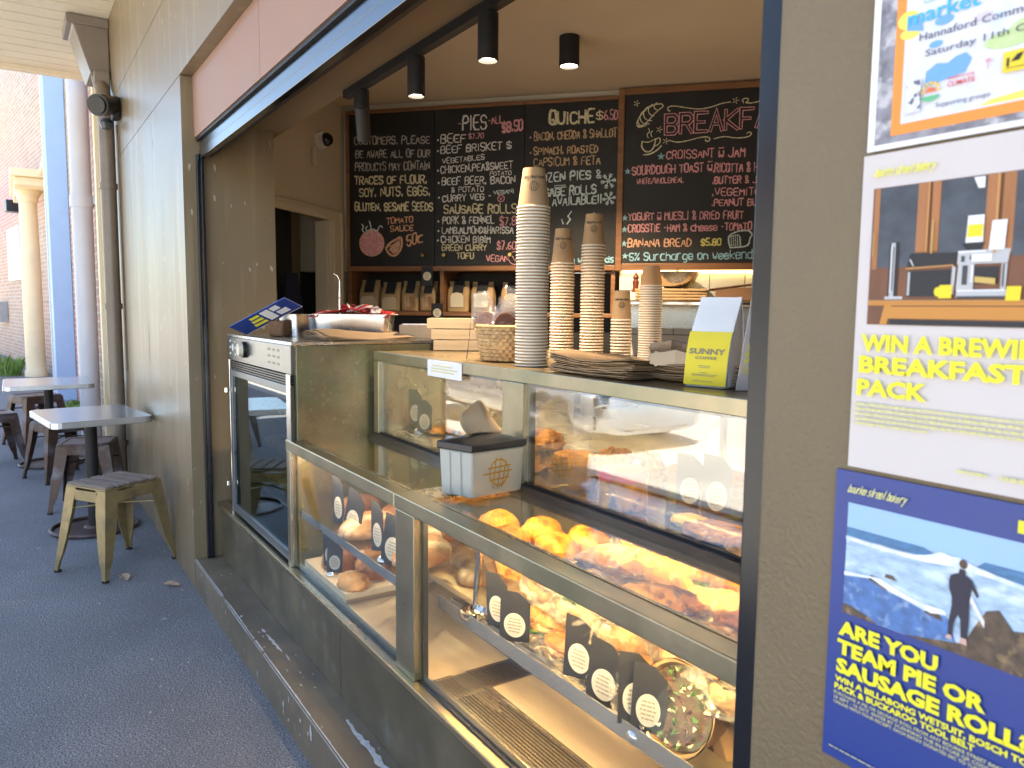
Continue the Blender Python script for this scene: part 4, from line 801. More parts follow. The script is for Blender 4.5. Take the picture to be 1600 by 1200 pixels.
for b_,lines in TX.items():
    d=.0135 if b_==B4 else .0015
    mbs={}
    for (t,u0,z0,u1,z1,h,c) in lines:
        mb=mbs.setdefault(c,MB()); lw=.0060 if h<.036 else (.0078 if h<.06 else .0115)
        if c in('cream','ice') and h>.045: lw*=1.3
        stroke_text(mb,t,bp(u0,z0,d),bp(u1,z1,d),V(0,0,1),h,lw,N_,jit=.06,rnd=crng)
    def dr(c,pts,w=.006,sm=True,d=d):
        q=chaikin(chaikin(pts)) if sm else pts
        mbs.setdefault(c,MB()).ribbon([bp(a,b,d) for a,b in q],w,N_,jit=.15)
    def dot(c,u,z,r=.007): mbs.setdefault(c,MB()).add([bp(u+r*math.cos(k*PI/4),z+r*math.sin(k*PI/4),d) for k in range(8)],[tuple(range(8))])
    def fill(c,pts,dd=0): mbs.setdefault(c,MB()).add([bp(a,b,d+dd) for a,b in pts],[tuple(range(len(pts)))])
    def star(c,u,z,r=.02):
        fill(c,[(u+(r if k%2==0 else r*.42)*math.sin(k*PI/5),z+(r if k%2==0 else r*.42)*math.cos(k*PI/5)) for k in range(10)])
    if b_==B1:
        fill('rose',ell(.157,1.788,.088,.085,24),-.0004); dr('orange',ell(.157,1.788,.089,.086,24)+[(.246,1.788)],.006)
        for q in ([(.10,1.862),(.085,1.88),(.10,1.9),(.085,1.915)],[(.155,1.87),(.15,1.905),(.14,1.935)],[(.12,1.868),(.16,1.885),(.2,1.868)],[(.2,1.87),(.21,1.895),(.225,1.905),(.235,1.89)],[(.13,1.865),(.11,1.885),(.125,1.9)]): dr('ice',q,.008)
        for q in ([(.12,1.86),(.115,1.83)],[(.16,1.865),(.16,1.835)],[(.2,1.86),(.205,1.835)]): dr('ice',q,.004)
        dr('orange',[(.26,1.757),(.29,1.79),(.34,1.815),(.365,1.83),(.375,1.80),(.37,1.755),(.345,1.715),(.31,1.70),(.275,1.72),(.258,1.755)],.014); dr('orange',[(.265,1.757),(.31,1.775),(.345,1.80),(.365,1.825)],.006)
        fill('orange',[(.28,1.742),(.315,1.715),(.345,1.73),(.36,1.77),(.362,1.805),(.33,1.785),(.30,1.77)],-.0006)
        for k in range(7): dr('grey',[(.288+.011*k,1.742+.0035*k*k*.6),(.295+.011*k,1.755+.0035*k*k*.6)],.005,False)
    if b_==B2:
        for (u,z) in ((.627,2.442),(.627,2.373),(.627,2.248),(.632,2.17),(.634,2.076),(.63,1.924),(.63,1.862),(.627,1.8)): dot('white',u,z)
        for (u,z,r) in ((1.054,2.061,.022),(1.150,1.684,.042)):
            dr('pink',ell(u,z,r,r,16)+[(u+r,z)],.006); dr('pink',[(u-r*.5,z+r*.5),(u,z-r*.5),(u+r*.5,z+r*.5)],.005,False)
    if b_==B3:
        for (u,z) in ((1.242,2.431),(1.244,2.337)): dot('pink',u,z,.006)
        for (u,z,r) in ((1.738,2.148,.045),(1.745,2.043,.040)):
            for k in range(6):
                a=k*PI/3+.15; c,s_=math.cos(a),math.sin(a); dr('ice',[(u,z),(u+r*c,z+r*s_)],.008,False)
                for f in (.5,.75):
                    for sg in (-.7,.7): dr('ice',[(u+r*f*c,z+r*f*s_),(u+r*f*c+r*.3*math.cos(a+sg),z+r*f*s_+r*.3*math.sin(a+sg))],.006,False)
        for q in ([(1.511,1.969),(1.49,1.94),(1.505,1.92),(1.484,1.892)],[(1.652,1.956),(1.637,1.909)],[(1.662,1.876),(1.64,1.85)],[(1.46,1.893),(1.45,1.92)]): dr('ice',q,.008,False)
        dr('ice',[(1.40,2.13),(1.47,2.132)],.006,False); dr('ice',[(1.40,2.118),(1.475,2.12)],.006,False)
    if b_==B4:
        u=2.077
        for i,ch in enumerate('BREAKFAST'):
            u0=2.077+i*.0865; z0=2.412+i*.003; w=.066
            for pl in _pts(GL[ch]):
                pts=[bp(u0+w*a/4,z0+.108*b/6,d) for a,b in pl]
                mbs.setdefault('pink',MB()).ribbon(pts,.024,N_)
            mk=mbs.setdefault('black_core',MB())
            for pl in _pts(GL[ch]):
                pts=[bp(u0+w*a/4,z0+.108*b/6,d+.0018) for a,b in pl]; mk.ribbon(pts,.012,N_)
        for (su,sz) in ((2.054,2.282),(1.856,2.2),(1.846,1.921),(1.845,1.851),(1.845,1.765),(1.852,1.690)): star('blue',su,sz,.021 if su<1.9 else .024)
        dr('cream',[(2.10,2.545),(2.085,2.55),(2.085,2.57),(2.12,2.575),(2.19,2.56),(2.27,2.545),(2.34,2.555),(2.40,2.575),(2.445,2.578)],.006)
        dr('cream',[(2.52,2.57),(2.51,2.59),(2.54,2.597),(2.55,2.58),(2.525,2.568),(2.58,2.565),(2.7,2.60)],.006)
        dr('cream',[(2.10,2.375),(2.14,2.36),(2.20,2.365),(2.28,2.385),(2.33,2.385),(2.34,2.365),(2.315,2.355),(2.31,2.372)],.006); dr('cream',[(2.36,2.372),(2.42,2.385),(2.48,2.370),(2.55,2.372),(2.575,2.39),(2.56,2.405),(2.545,2.395)],.006)
        for k in range(6):
            f=k/5; cu=1.925+.10*f; cz=2.478+.098*f; r=.020+.024*math.sin(PI*f); dr('cream',[(cu+r*math.cos(R(a)),cz+r*math.sin(R(a))) for a in range(130-int(40*f),330-int(40*f),25)],.0055)
        dr('cream',[(1.905,2.468),(1.905,2.49),(1.925,2.53),(1.96,2.565),(2.0,2.585),(2.05,2.592),(2.06,2.575)],.006); dr('cream',[(1.905,2.468),(1.935,2.465),(1.965,2.485),(1.99,2.515),(2.02,2.545),(2.06,2.575)],.006)
        dr('cream',[(1.94,2.375),(1.935,2.345),(1.955,2.315),(1.985,2.31),(2.01,2.335),(2.02,2.385)],.008); dr('cream',[(1.94,2.375),(1.975,2.365),(2.02,2.388)],.005); dr('cream',[(2.015,2.38),(2.04,2.395),(2.05,2.375),(2.035,2.35),(2.012,2.345)],.006); dr('cream',[(1.95,2.295),(1.99,2.297),(2.03,2.318),(2.055,2.345)],.008); dr('cream',[(1.975,2.395),(1.965,2.415),(1.985,2.43),(1.975,2.45)],.005); dr('cream',[(1.997,2.40),(1.987,2.42),(2.0,2.435)],.005)
        for (a,b2) in ((1.90,2.60),(2.04,2.44),(2.08,2.37),(2.475,2.585)):
            for k in range(5): an=k*2*PI/5; dr('cream',[(a+.006*math.cos(an),b2+.006*math.sin(an)),(a+.018*math.cos(an),b2+.018*math.sin(an))],.005,False)
        dr('ice',[(2.475,1.735),(2.46,1.79),(2.475,1.815),(2.53,1.835),(2.58,1.835),(2.60,1.81),(2.585,1.79),(2.58,1.74),(2.475,1.735)],.009); dr('ice',[(2.475,1.80),(2.53,1.815),(2.535,1.745)],.006)
        for k in range(5): dr('ice',[(2.482+.011*k,1.745),(2.478+.012*k,1.80)],.005,False)
    for c,mb in mbs.items():
        mb.build('chalk_writing',M['chalk'] if c=='black_core' else M['ch_'+c],b_)
for u,z in ((.527,1.705),(.674,1.704),(1.12,1.704)):
    MB().lathe([(.004,0),(.004,.012),(.016,.014),(.018,.022),(.012,.031),(0,.033)],(0,0,0),14)
    mb=MB(); c=bp(u,z,.001); mb.cyl(c,c+N_*.012,.005,None,10); mb.cyl(c+N_*.012,c+N_*.024,.017,.012,14); mb.build('knob',mat('brass_knob',(.55,.36,.12),.25,1),B1 if u<.6 else B2,smooth=True)
# ------------------------------------------------------------ low display counter
dc=thing('display_counter','long low glass food counter in bronzed steel along the window','display counter',(-2,.123,.149))
mb=MB(); mb.box((-3.80,.123,.150),(-2.204,.14,.398)); mb.box((-2.200,.123,.150),(-.5,.14,.398)); mb.box((-3.79,.126,.15),(-.51,.98,.396)); mb.build('base_panel',M['panel'],dc,bevel=.0015)
mb=MB(); mb.box((-3.80,.108,.3985),(-2.26,.155,.418)); mb.box((-2.258,.108,.3985),(-.5,.155,.418)); mb.build('sill',M['bronzebright'],dc,bevel=.003)
for x0,x1 in ((-2.727,-2.690),(-1.790,-1.682),(-.56,-.5)): MB().box((x0,.123,.4185),(x1,.165,.8445)).build('post',M['bronze'],dc,bevel=.002)
MB().box((-2.730,.121,.845),(-1.7945,.167,.884)).build('top_rail',M['bronze'],dc,bevel=.003); MB().box((-1.793,.121,.845),(-.5,.167,.884)).build('top_rail',M['bronze'],dc,bevel=.003)
for x0,x1 in ((-2.730,-2.680),(-1.793,-1.690)): MB().box((x0,.1675,.862),(x1,.4115,.884)).build('cross_rail',M['bronzebright'],dc,bevel=.002)
MB().box((-2.679,.1675,.8825),(-1.794,.176,.8855)).build('brass_trim',M['bronzebright'],dc); MB().box((-1.689,.1675,.8825),(-.5,.176,.8855)).build('brass_trim',M['bronzebright'],dc)
for x0,x1 in ((-2.689,-1.791),(-1.681,-.561)):
    f=MB().box((x0,.138,.419),(x1,.144,.8445)).build('front_glass',M['glass'],dc)
    mb=MB(); mb.box((x0,.1445,.419),(x0+.012,.157,.8445)); mb.box((x1-.012,.1445,.419),(x1,.157,.8445)); mb.box((x0+.012,.1445,.419),(x1-.012,.157,.427)); mb.box((x0,.133,.4185),(x1,.1375,.423)); mb.build('gasket',M['gasket'],f)
MB().box((-2.679,.1765,.874),(-1.794,.411,.880)).build('top_glass',M['glass'],dc); MB().box((-1.689,.1765,.874),(-.5,.411,.880)).build('top_glass',M['glass'],dc)
mb=MB(); mb.box((-2.685,.158,.419),(-.5,.96,.4225)); mb.build('case_floor',M['steelfloor'],dc)
mb=MB(); mb.box((-2.687,.96,.419),(-.5,.975,.88)); mb.build('case_back',mat('case_back_sheet',(.40,.37,.32),.35,.7),dc); MB().box((-2.72,.166,.419),(-2.6875,.975,.861)).build('case_end',M['brass'],dc)
# air grilles in the floor
for (x0,x1,y0,y1,alongx) in ((-1.645,-1.555,.165,.40,False),(-1.54,-.56,.165,.262,True)):
    mb=MB(); mb.box((x0-.008,y0-.008,.4226),(x1+.008,y0,.4265)); mb.box((x0-.008,y1,.4226),(x1+.008,y1+.008,.4265)); mb.box((x0-.008,y0,.4226),(x0,y1,.4265)); mb.box((x1,y0,.4226),(x1+.008,y1,.4265))
    g=mb.build('air_grille',M['steel'],dc,bevel=.001)
    mb=MB(); mb.box((x0,y0,.4226),(x1,y1,.4236)); mb.build('grille_recess',M['blackmatt'],g)
    mb=MB(); n=11 if alongx else 13
    if alongx:
        for i in range(n): y=y0+(y1-y0)*(i+.5)/n; mb.box((x0,y-.0026,.4236),(x1,y+.0026,.4262))
    else:
        for i in range(n): x=x0+(x1-x0)*(i+.5)/n; mb.box((x-.0021,y0,.4236),(x+.0021,y1,.4262))
    mb.build('slat',M['steel'],g)
# shelves
MB().box((-2.66,.150,.628),(-1.80,.56,.634)).build('bread_shelf',M['glass'],dc); MB().box((-2.66,.1475,.613),(-1.80,.1498,.640)).build('shelf_lip',M['galv'],dc)
MB().box((-1.715,.212,.588),(-.57,.60,.594)).build('sandwich_shelf',M['glass'],dc); MB().box((-1.715,.2095,.586),(-.57,.2118,.620)).build('shelf_lip',M['galv'],dc)
MB().box((-1.96,.27,.688),(-.57,.80,.694)).build('upper_shelf',M['glass'],dc)
def case_lamp(x0,x1,y,z,w,m,par,nrm):
    nv=Vector(nrm).normalized(); sd=V(1,0,0).cross(nv)
    hs=MB(); hs.obox(V((x0+x1)/2,y,z)-nv*.005,V((x1-x0)/2,0,0),sd*(w*.62),nv*.004); h=hs.build('lamp_housing',M['gasket'],par)
    mb=MB(); c=V((x0+x1)/2,y,z); hx=V((x1-x0)/2,0,0); mb.add([c-hx-sd*w/2,c+hx-sd*w/2,c+hx+sd*w/2,c-hx+sd*w/2],[(0,1,2,3)])
    o=mb.build('case_lamp',m,h); f=o.data.polygons[0]
    if f.normal.dot(nv)<0: o.data.flip_normals()
case_lamp(-1.66,-.57,.156,.836,.014,M['ledfront'],dc,(0,.36,-.93)); case_lamp(-2.67,-1.80,.156,.836,.014,M['ledfrontleft'],dc,(0,.36,-.93))
case_lamp(-1.92,-.57,.46,.876,.012,M['ledwarm'],dc,(0,.82,-.57)); case_lamp(-2.66,-1.94,.46,.876,.012,M['ledsoft'],dc,(0,.82,-.57))
case_lamp(-1.70,-.58,.220,.581,.010,M['ledfill'],dc,(0,.30,-.95))  # strip added under the shelf lip to brighten the case floor
# ------------------------------------------------------------ upper display case
uc=thing('upper_display_case','raised glass case on the rear of the counter holding cakes','display case',(-1.6,.425,.884))
MB().box((-2.64,.412,.8845),(-.5,.433,.898)).build('base_gasket',M['gasket'],uc); MB().box((-2.68,.4125,.858),(-.5,.4165,.8844)).build('lamp_lip',M['gasket'],uc)
MB().box((-2.63,.4335,.886),(-.5,1.05,.900)).build('deck',M['steel'],uc)
MB().box((-2.64,.425,1.166),(-.5,.458,1.200)).build('top_rail',M['bronze'],uc,bevel=.002)
mb=MB(); mb.box((-2.64,.4585,1.178),(-.5,1.12,1.1985)); mb.build('counter_top',mat('bronzed_counter_top',(.26,.19,.10),.3,.6,var=.2,vs=5),uc)
for x0,x1 in ((-2.64,-2.60),(-1.754,-1.651),(-.55,-.5)): MB().box((x0,.425,.8985),(x1,.456,1.1655)).build('post',M['bronze'],uc,bevel=.002)
for x0,x1 in ((-2.5995,-1.7545),(-1.6505,-.551)):
    f=MB().box((x0,.436,.8985),(x1,.442,1.1655)).build('front_glass',M['glassup'],uc)
    mb=MB(); mb.box((x0,.4425,.9005),(x0+.014,.455,1.1655)); mb.box((x0,.430,.8985),(x1,.4355,.904)); mb.box((x0,.4425,1.158),(x1,.455,1.1655)); mb.build('gasket',M['gasket'],f)
mb=MB(); mb.box((-2.64,.4565,.9005),(-2.625,1.05,1.177)); mb.box((-2.624,1.035,.9005),(-.5,1.05,1.177)); mb.build('case_lining',M['steel'],uc)
MB().box((-2.58,.462,1.168),(-.56,.472,1.1775)).build('case_lamp',M['ledtop'],uc)
# sliding door frame at the back
mb=MB()
for x in (-2.2,-1.55,-1.02): mb.box((x,1.018,.901),(x+.04,1.034,1.176))
mb.build('sliding_door',M['chrome'],uc)
# ------------------------------------------------------------ oven cabinet at the left
ov=thing('warming_oven','brass sided warming cabinet with control panel and dark glass door at the left end','oven',(-3.15,.13,.418))
mb=MB(); mb.box((-3.60,.148,.4185),(-3.585,.80,1.222)); mb.box((-2.700,.148,.4185),(-2.675,.80,1.222)); mb.box((-3.584,.78,.4185),(-2.701,.80,1.222)); mb.box((-3.584,.17,.4185),(-2.701,.779,.44)); mb.build('side_panel',M['brass'],ov,bevel=.002)
mb=MB(); mb.box((-3.62,.130,1.2225),(-2.674,.802,1.235)); mb.build('top_panel',M['steel'],ov,bevel=.002)
cp=MB().box((-3.615,.128,1.120),(-2.676,.1475,1.222)).build('control_panel',mat('dull_control_steel',(.22,.22,.22),.3,1,var=.06,vs=14,stretch=(.15,1,1)),ov,bevel=.002)
mb=MB()
for i in range(4): mb.box((-3.56,.132,1.080+i*.0095),(-2.70,.150,1.0865+i*.0095))
mb.box((-3.56,.1505,1.078),(-2.701,.165,1.1195)); mb.build('vent_louvre',M['black'],ov)
mb=MB(); mb.box((-3.585,.128,.43),(-3.545,.1475,1.0775)); mb.box((-2.725,.128,.43),(-2.6995,.1475,1.0775)); mb.box((-3.5445,.128,.43),(-2.7255,.1475,.465)); mb.box((-3.5445,.128,1.05),(-2.7255,.1475,1.0775)); mb.build('door_frame',mat('grey_door_frame',(.16,.17,.18),.3,.6),ov,bevel=.002)
MB().box((-2.7245,.125,.43),(-2.6755,.1278,1.1195)).build('edge_strip',M['steel'],ov)
MB().box((-3.5445,.134,.465),(-2.7255,.141,1.05)).build('door_glass',M['glassdark'],ov)
MB().box((-3.640,.135,.42),(-3.6205,.16,1.235)).build('hinge_post',M['chrome'],ov,bevel=.003)
for z in (.98,.55): MB().lathe([(0,-.012),(.011,-.01),(.011,.01),(0,.012)],(-3.61,.12,z),12).build('hinge_pin',M['chrome'],ov,smooth=True)
def yc(mb,x,z,r,y0,y1,n=20,mi=0,r1=None): mb.cyl((x,y0,z),(x,y1,z),r,r1,n,mi)
mb=MB(); yc(mb,-3.30,1.178,.030,.1275,.098,24,0,.026); k=mb.build('control_knob',M['cardcream'],cp,smooth=True); mb=MB(); yc(mb,-3.30,1.178,.034,.1278,.114,24); mb.build('knob_skirt',M['black'],k,smooth=True)
mb=MB(); mb.box((-3.40,.1268,1.158),(-3.345,.1279,1.192)); yc(mb,-3.505,1.178,.016,.1279,.1255); mb.build('display_dial',mat('dial_white',(.6,.6,.6),.4),cp)
mb=MB()
for x in (-3.545,-3.455):
    for z in (1.15,1.178,1.205): yc(mb,x,z,.006,.1279,.124,10)
mb.build('indicator_button',mat('button_white',(.75,.75,.72),.4),cp)
mb=MB()
for i in range(3):
    for j in range(3): mb.box((-2.96+j*.06,.1272,1.145+i*.025),(-2.93+j*.06,.1279,1.153+i*.025))
mb.build('panel_marking',M['greytext'],cp)
for z in (.58,.74,.90):
    mb=MB()
    for i in range(12): mb.cyl((-3.53,.19+i*.045,z),(-2.75,.19+i*.045,z),.0028,None,6)
    mb.build('wire_rack',M['chrome'],ov)
MB().box((-3.55,.44,.45),(-2.71,.442,1.07)).build('back_liner',mat('oven_liner',(.20,.22,.22),.4,.6),ov)
# ------------------------------------------------------------ shelf unit under the blackboards
su=thing('wall_shelf','timber shelf recess under the blackboards holding flour bags','shelf',bp(.9,1.30,-.15))
def ubox(mb,u0,u1,z0,z1,d0,d1,mi=0): mb.obox(bp((u0+u1)/2,(z0+z1)/2,(d0+d1)/2),E_*((u1-u0)/2),N_*((d1-d0)/2),V(0,0,(z1-z0)/2),mi)
mb=MB(); ubox(mb,-.022,1.792,1.602,1.634,-.30,.02); mb.build('top_rail',M['wood'],su,bevel=.003)
mb=MB(); ubox(mb,-.022,1.792,1.308,1.334,-.30,.012); mb.build('shelf_board',M['wood'],su,bevel=.003)
for u in (-.022,.640,1.767): mb=MB(); ubox(mb,u,u+.025,1.335,1.601,-.30,-.004); mb.build('upright',M['wood'],su)
mb=MB(); ubox(mb,-.02,1.79,1.335,1.601,-.32,-.305); mb.build('back_board',mat('dark_shelf_back',(.035,.028,.022),.7),su)
mb=MB(); ubox(mb,-.02,1.79,.1,1.306,-.14,-.06); mb.build('cabinet_front',M['blackmatt'],su)
def flourbag(u,w,h,label,front):
    t=thing('flour_bag',label,'flour bag',bp(u,1.3345,-.10),'flour bags on the shelf under the blackboards'); mb=MB()
    secs=[(0,.96,.05),(.02,1,.056),(.45,1.02,.058),(.68,.98,.046),(.86,.93,.012),(.93,.93,.007),(1,.93,.006)]; n=24; vs=[]
    for s,f,dd in secs:
        for i in range(n):
            a=2*PI*i/n; c,s_=math.cos(a),math.sin(a); e=.35
            x=w/2*f*math.copysign(abs(c)**e,c); y=dd*math.copysign(abs(s_)**e,s_)
            r=1+.03*mnoise.noise(V(u*9+c*2,s*5,s_*2)); vs.append(bp(u+x*r,1.3345+h*s,-.10+y*r))
    mb.add(vs,[(k*n+i,k*n+(i+1)%n,(k+1)*n+(i+1)%n,(k+1)*n+i) for k in range(len(secs)-1) for i in range(n)]+[tuple(range(n)),tuple((len(secs)-1)*n+i for i in range(n))])
    mb.build('bag',M['flour'],t,smooth=True)
    mb=MB(); ubox(mb,u-w*.2,u+w*.22,1.3345+h*.60,1.3345+h*.995,-.052,-.050); 
    o=MB(); o.obox(bp(u+.004,1.3345+h*.80,-.064),E_*w*.24,N_*.0015+V(0,0,.0004),V(0,0,h*.20)+N_*-.022); o.build('black_label',M['cardblack'],t)
    if front=='arch':
        p=[bp(u+a,1.3345+b,-.0405) for a,b in ((-w*.3,h*.16),(w*.3,h*.16),(w*.3,h*.5),(w*.22,h*.6),(0,h*.635),(-w*.22,h*.6),(-w*.3,h*.5))]; MB().prism(p,N_*.001).build('cream_label',M['cardcream'],t)
    else:
        p=[bp(u+a,1.3345+b,-.0405) for a,b in ((-w*.38,h*.05),(w*.38,h*.05),(w*.36,h*.42),(w*.2,h*.5),(-w*.25,h*.46),(-w*.37,h*.40))]; MB().prism(p,N_*.001).build('clear_window',M['floury'] if front=='oat' else mat('flour_fill',(.62,.50,.33),.9,var=.1,vs=60),t)
flourbag(.105,.145,.212,'brown paper flour bag with black label, far left on the shelf','pale')
flourbag(.262,.140,.198,'brown paper flour bag, second from the left on the shelf','pale')
flourbag(.405,.125,.205,'brown paper flour bag showing oats, third from the left on the shelf','oat')
flourbag(.535,.120,.205,'brown paper flour bag with oats, directly left of the black shelf cards','oat')
flourbag(.745,.150,.205,'flour bag with cream arch label, right beside the black shelf cards','arch')
flourbag(.910,.155,.200,'flour bag with cream arch label, middle of the right shelf bay','arch')
flourbag(1.115,.150,.198,'flour bag with cream arch label, partly behind the tallest cup stack','arch')
def ucard(u,z,w,h,d,label):
    t=thing('shelf_card',label,'label card',bp(u,z,d),'black price cards on the wall shelf')
    mb=MB(); ubox(mb,u-w/2,u+w/2,z,z+h,d,d+.003); mb.build('card',M['cardblack'],t)
    MB().prism([bp(u+w*.36*math.cos(a*PI/10),z+h*.5+w*.36*math.sin(a*PI/10),d+.0032) for a in range(20)],N_*.0006).build('round_label',M['cardcream'],t)
    mb=MB()
    for k in range(4): ubox(mb,u-w*.2,u+w*.2*(1-.2*(k%2)),z+h*.5-.016+k*.010,z+h*.5-.0125+k*.010,d+.0039,d+.0043)
    mb.build('print_line',M['greytext'],t)
ucard(.560,1.505,.078,.125,.022,'black card with round cream label hanging from the upper shelf rail')
ucard(.628,1.265,.080,.125,.016,'black card with round cream label on the shelf board edge, lower of the two')
# ------------------------------------------------------------ kitchen shelf at the right under the breakfast board
ks=thing('steel_shelf','shiny steel wall shelf on white tiles under the breakfast blackboard','shelf',bp(2.4,1.39,.15))
mb=MB(); ubox(mb,1.86,3.1,1.385,1.415,0,.27); mb.build('shelf_plate',M['chrome'],ks,bevel=.008)
mb=MB(); ubox(mb,1.87,3.1,1.25,1.384,.0,.02); mb.build('splash_plate',M['steel'],ks)
mb=MB(); ubox(mb,1.84,2.16,1.588,1.601,.0,.016); ubox(mb,2.18,3.0,1.588,1.601,0,.016); tag(mb.build('frame_glow',emit('strip_glow',(1,.72,.22),3),loc=bp(2.4,1.588,.01)),'added glow bar for light reflected by the breakfast blackboard frame','frame glow')  # emissive bar stands in for light reflected along the board frame
t=thing('carton_stack','flattened kraft cartons lying on the steel shelf under the bowl','cartons',bp(2.16,1.4155,.15)); 
for i in range(4):
    mb=MB(); mb.obox(bp(2.15+.01*rng.uniform(-1,1),1.425+i*.0175,.15),E_*.205+N_*.01*rng.uniform(-1,1),N_*.10,V(0,0,.0075)+E_*rng.uniform(-.0,.0)); mb.build('carton',M['kraft'],t,bevel=.004)
bw=MB(); pr=[(0,.0),(.06,.0),(.105,.035),(.128,.075),(.135,.095),(.138,.096),(.131,.092),(.10,.036),(.055,.006),(0,.006)]; bw.lathe(pr,bp(2.17,1.488,.15),32)
tag(bw.build('mixing_bowl',M['steel'],loc=bp(2.17,1.488,.15),smooth=True),'steel mixing bowl resting on kraft cartons under the breakfast board','bowl')
mb=MB(); mb.obox(bp(2.52,1.455,.15),E_*.12,N_*.10,V(0,0,.038)); mb.obox(bp(2.50,1.500,.15),E_*.14+V(0,0,.018),N_*.105,V(0,0,.004)); tag(mb.build('cardboard_box',mat('brown_box',(.20,.11,.06),.8),loc=bp(2.52,1.416,.15),bevel=.003),'brown cardboard box with bent flap at the right end of the steel shelf','box')
mb=MB(); mb.lathe([(0,0),(.022,0),(.024,.01),(.016,.03),(.020,.06),(.014,.075),(.019,.09),(.012,.105),(.006,.112),(.007,.12),(0,.124)],bp(1.935,1.465,.14),16); tag(mb.build('pepper_mill',mat('dark_red_timber',(.12,.025,.015),.3,var=.2),loc=bp(1.935,1.465,.14),smooth=True),'dark red pepper mill behind the smallest cups','pepper mill')
mb=MB(); mb.obox(bp(1.93,1.440,.14),E_*.05,N_*.05,V(0,0,.024)); tag(mb.build('small_tin',M['cardcream'],loc=bp(1.93,1.4155,.14),bevel=.004),'cream tin under the pepper mill on the steel shelf','tin')
# ------------------------------------------------------------ lights
tr=thing('light_track','black lighting track along the inner edge of the bulkhead','light track',(-1.6,.452,2.2))
MB().box((-2.95,.436,2.170),(-.2,.466,2.1995)).build('track_rail',M['blackmatt'],tr)
def spot(name,label,x,y,ztop,zb,r,lit=True,group=None,en=10,tilt=None):
    t=thing(name,label,'spotlight',(x,y,ztop),group)
    mb=MB(); a=V(x,y,ztop); b=V(x,y,zb)
    if tilt: m=V(x,y,ztop-.07); mb.cyl(a,m,r,None,24); mb.cyl(m+V(.002,0,.01),m+Vector(tilt),r*.92,None,24)
    else: mb.lathe([(0,ztop-zb),(r,ztop-zb),(r,0),(r*.9,0),(r*.85,.012),(r*.82,.016)],(x,y,zb),28)
    mb.build('housing',M['blackmatt'],t,smooth=True)
    if lit:
        MB().cyl((x,y,zb+.010),(x,y,zb+.014),r*.83,None,24).build('lamp',M['lampglow'],t)
        l=bpy.data.lights.new('spot','SPOT'); l.energy=en; l.spot_size=R(66) if r<.04 else R(120); l.spot_blend=.8; l.color=(1,.76,.48); l.shadow_soft_size=.025
        o=bpy.data.objects.new('spot_beam',l); COL.objects.link(o); o.parent=t; o.location=(0,0,zb+.006-ztop); o.rotation_euler.x=R(14) if r<.04 else 0
SG='black cylinder spotlights on the ceiling track'
spot('track_spotlight','black lit cylinder spotlight, middle one on the track above the pies board',-2.335,.452,2.169,2.045,.029,group=SG,en=29)
spot('track_spotlight','black lit cylinder spotlight on the track closest to the top edge',-1.885,.452,2.169,2.042,.029,group=SG,en=29)
spot('track_spotlight','unlit looking tilted black spotlight at the far end of the track',-2.80,.452,2.169,2.0,.029,False,SG,tilt=(-.05,.03,-.10))
spot('ceiling_spotlight','short black surface mounted spotlight alone on the ceiling',-3.147,1.685,2.6995,2.555,.050,en=150)
spot('ceiling_spotlight','added unseen black ceiling spotlight above the kitchen, beyond the black window post',-1.3,2.4,2.6995,2.555,.050,en=150)  # lamp added out of view to brighten the ceiling
# dome camera and sensor on the wall by the doorway
dcam=thing('dome_camera','white security camera with black dome high on the cream wall','camera',dp(.30,2.41,-.03))
mb=MB(); c=dp(.305,2.41,-.03); mb.cyl(c,c+E_*.03,.055,.055,24); mb.cyl(c+E_*.03,c+E_*.05+N_*.01,.052,.045,24); mb.build('housing',M['whitepaint'],dcam,smooth=True)
mb=MB(); mb.lathe([(.044,0),(.042,.015),(.03,.035),(.012,.044),(0,.045)],(0,0,0),20); q=E_.to_track_quat('Z','Y').to_matrix(); mb.v=[tuple(c+E_*.048+q@Vector(v)) for v in mb.v]; mb.build('dome',M['blackgloss'],dcam,smooth=True)
tag(MB().obox(dp(.375,2.29,-.015),N_*.032,E_*.014,V(0,0,.062)).build('wall_sensor',M['cream'],loc=dp(.375,2.23,-.02),bevel=.008),'small cream wall sensor just below the dome camera','sensor')
# ------------------------------------------------------------ food
def lump(c,rx,ry,rz,amp=.06,fr=3,seed=0,flat=.35,rz_=0,nu=28,nv=14,dome=1.0,ridge=0):
    """closed lumpy ellipsoid with a flattened base resting on c.z"""
    mb=MB(); c=Vector(c); m=Matrix.Rotation(rz_,3,'Z')
    def fn(u,v):
        th=PI*min(.999,max(.001,v)); a=2*PI*u
        d=V(math.sin(th)*math.cos(a),math.sin(th)*math.sin(a),-math.cos(th))
        k=1+amp*mnoise.noise(d*fr+V(seed*7.3,seed*1.7,0))+amp*.5*mnoise.noise(d*fr*3+V(seed,0,5))
        if ridge: k+=ridge*math.sin(d.x*28)*max(0,d.z)
        z=d.z*rz*k; z=max(z,-rz*flat)
        return c+m@V(d.x*rx*k,d.y*ry*k,0)+V(0,0,z+rz*flat)
    mb.grid(fn,nu,nv,close_u=True); return mb
def food(name,label,cat,mb,m,loc,group=None,smooth=True): return tag(mb.build(name,m,loc=loc,smooth=smooth),label,cat,group)
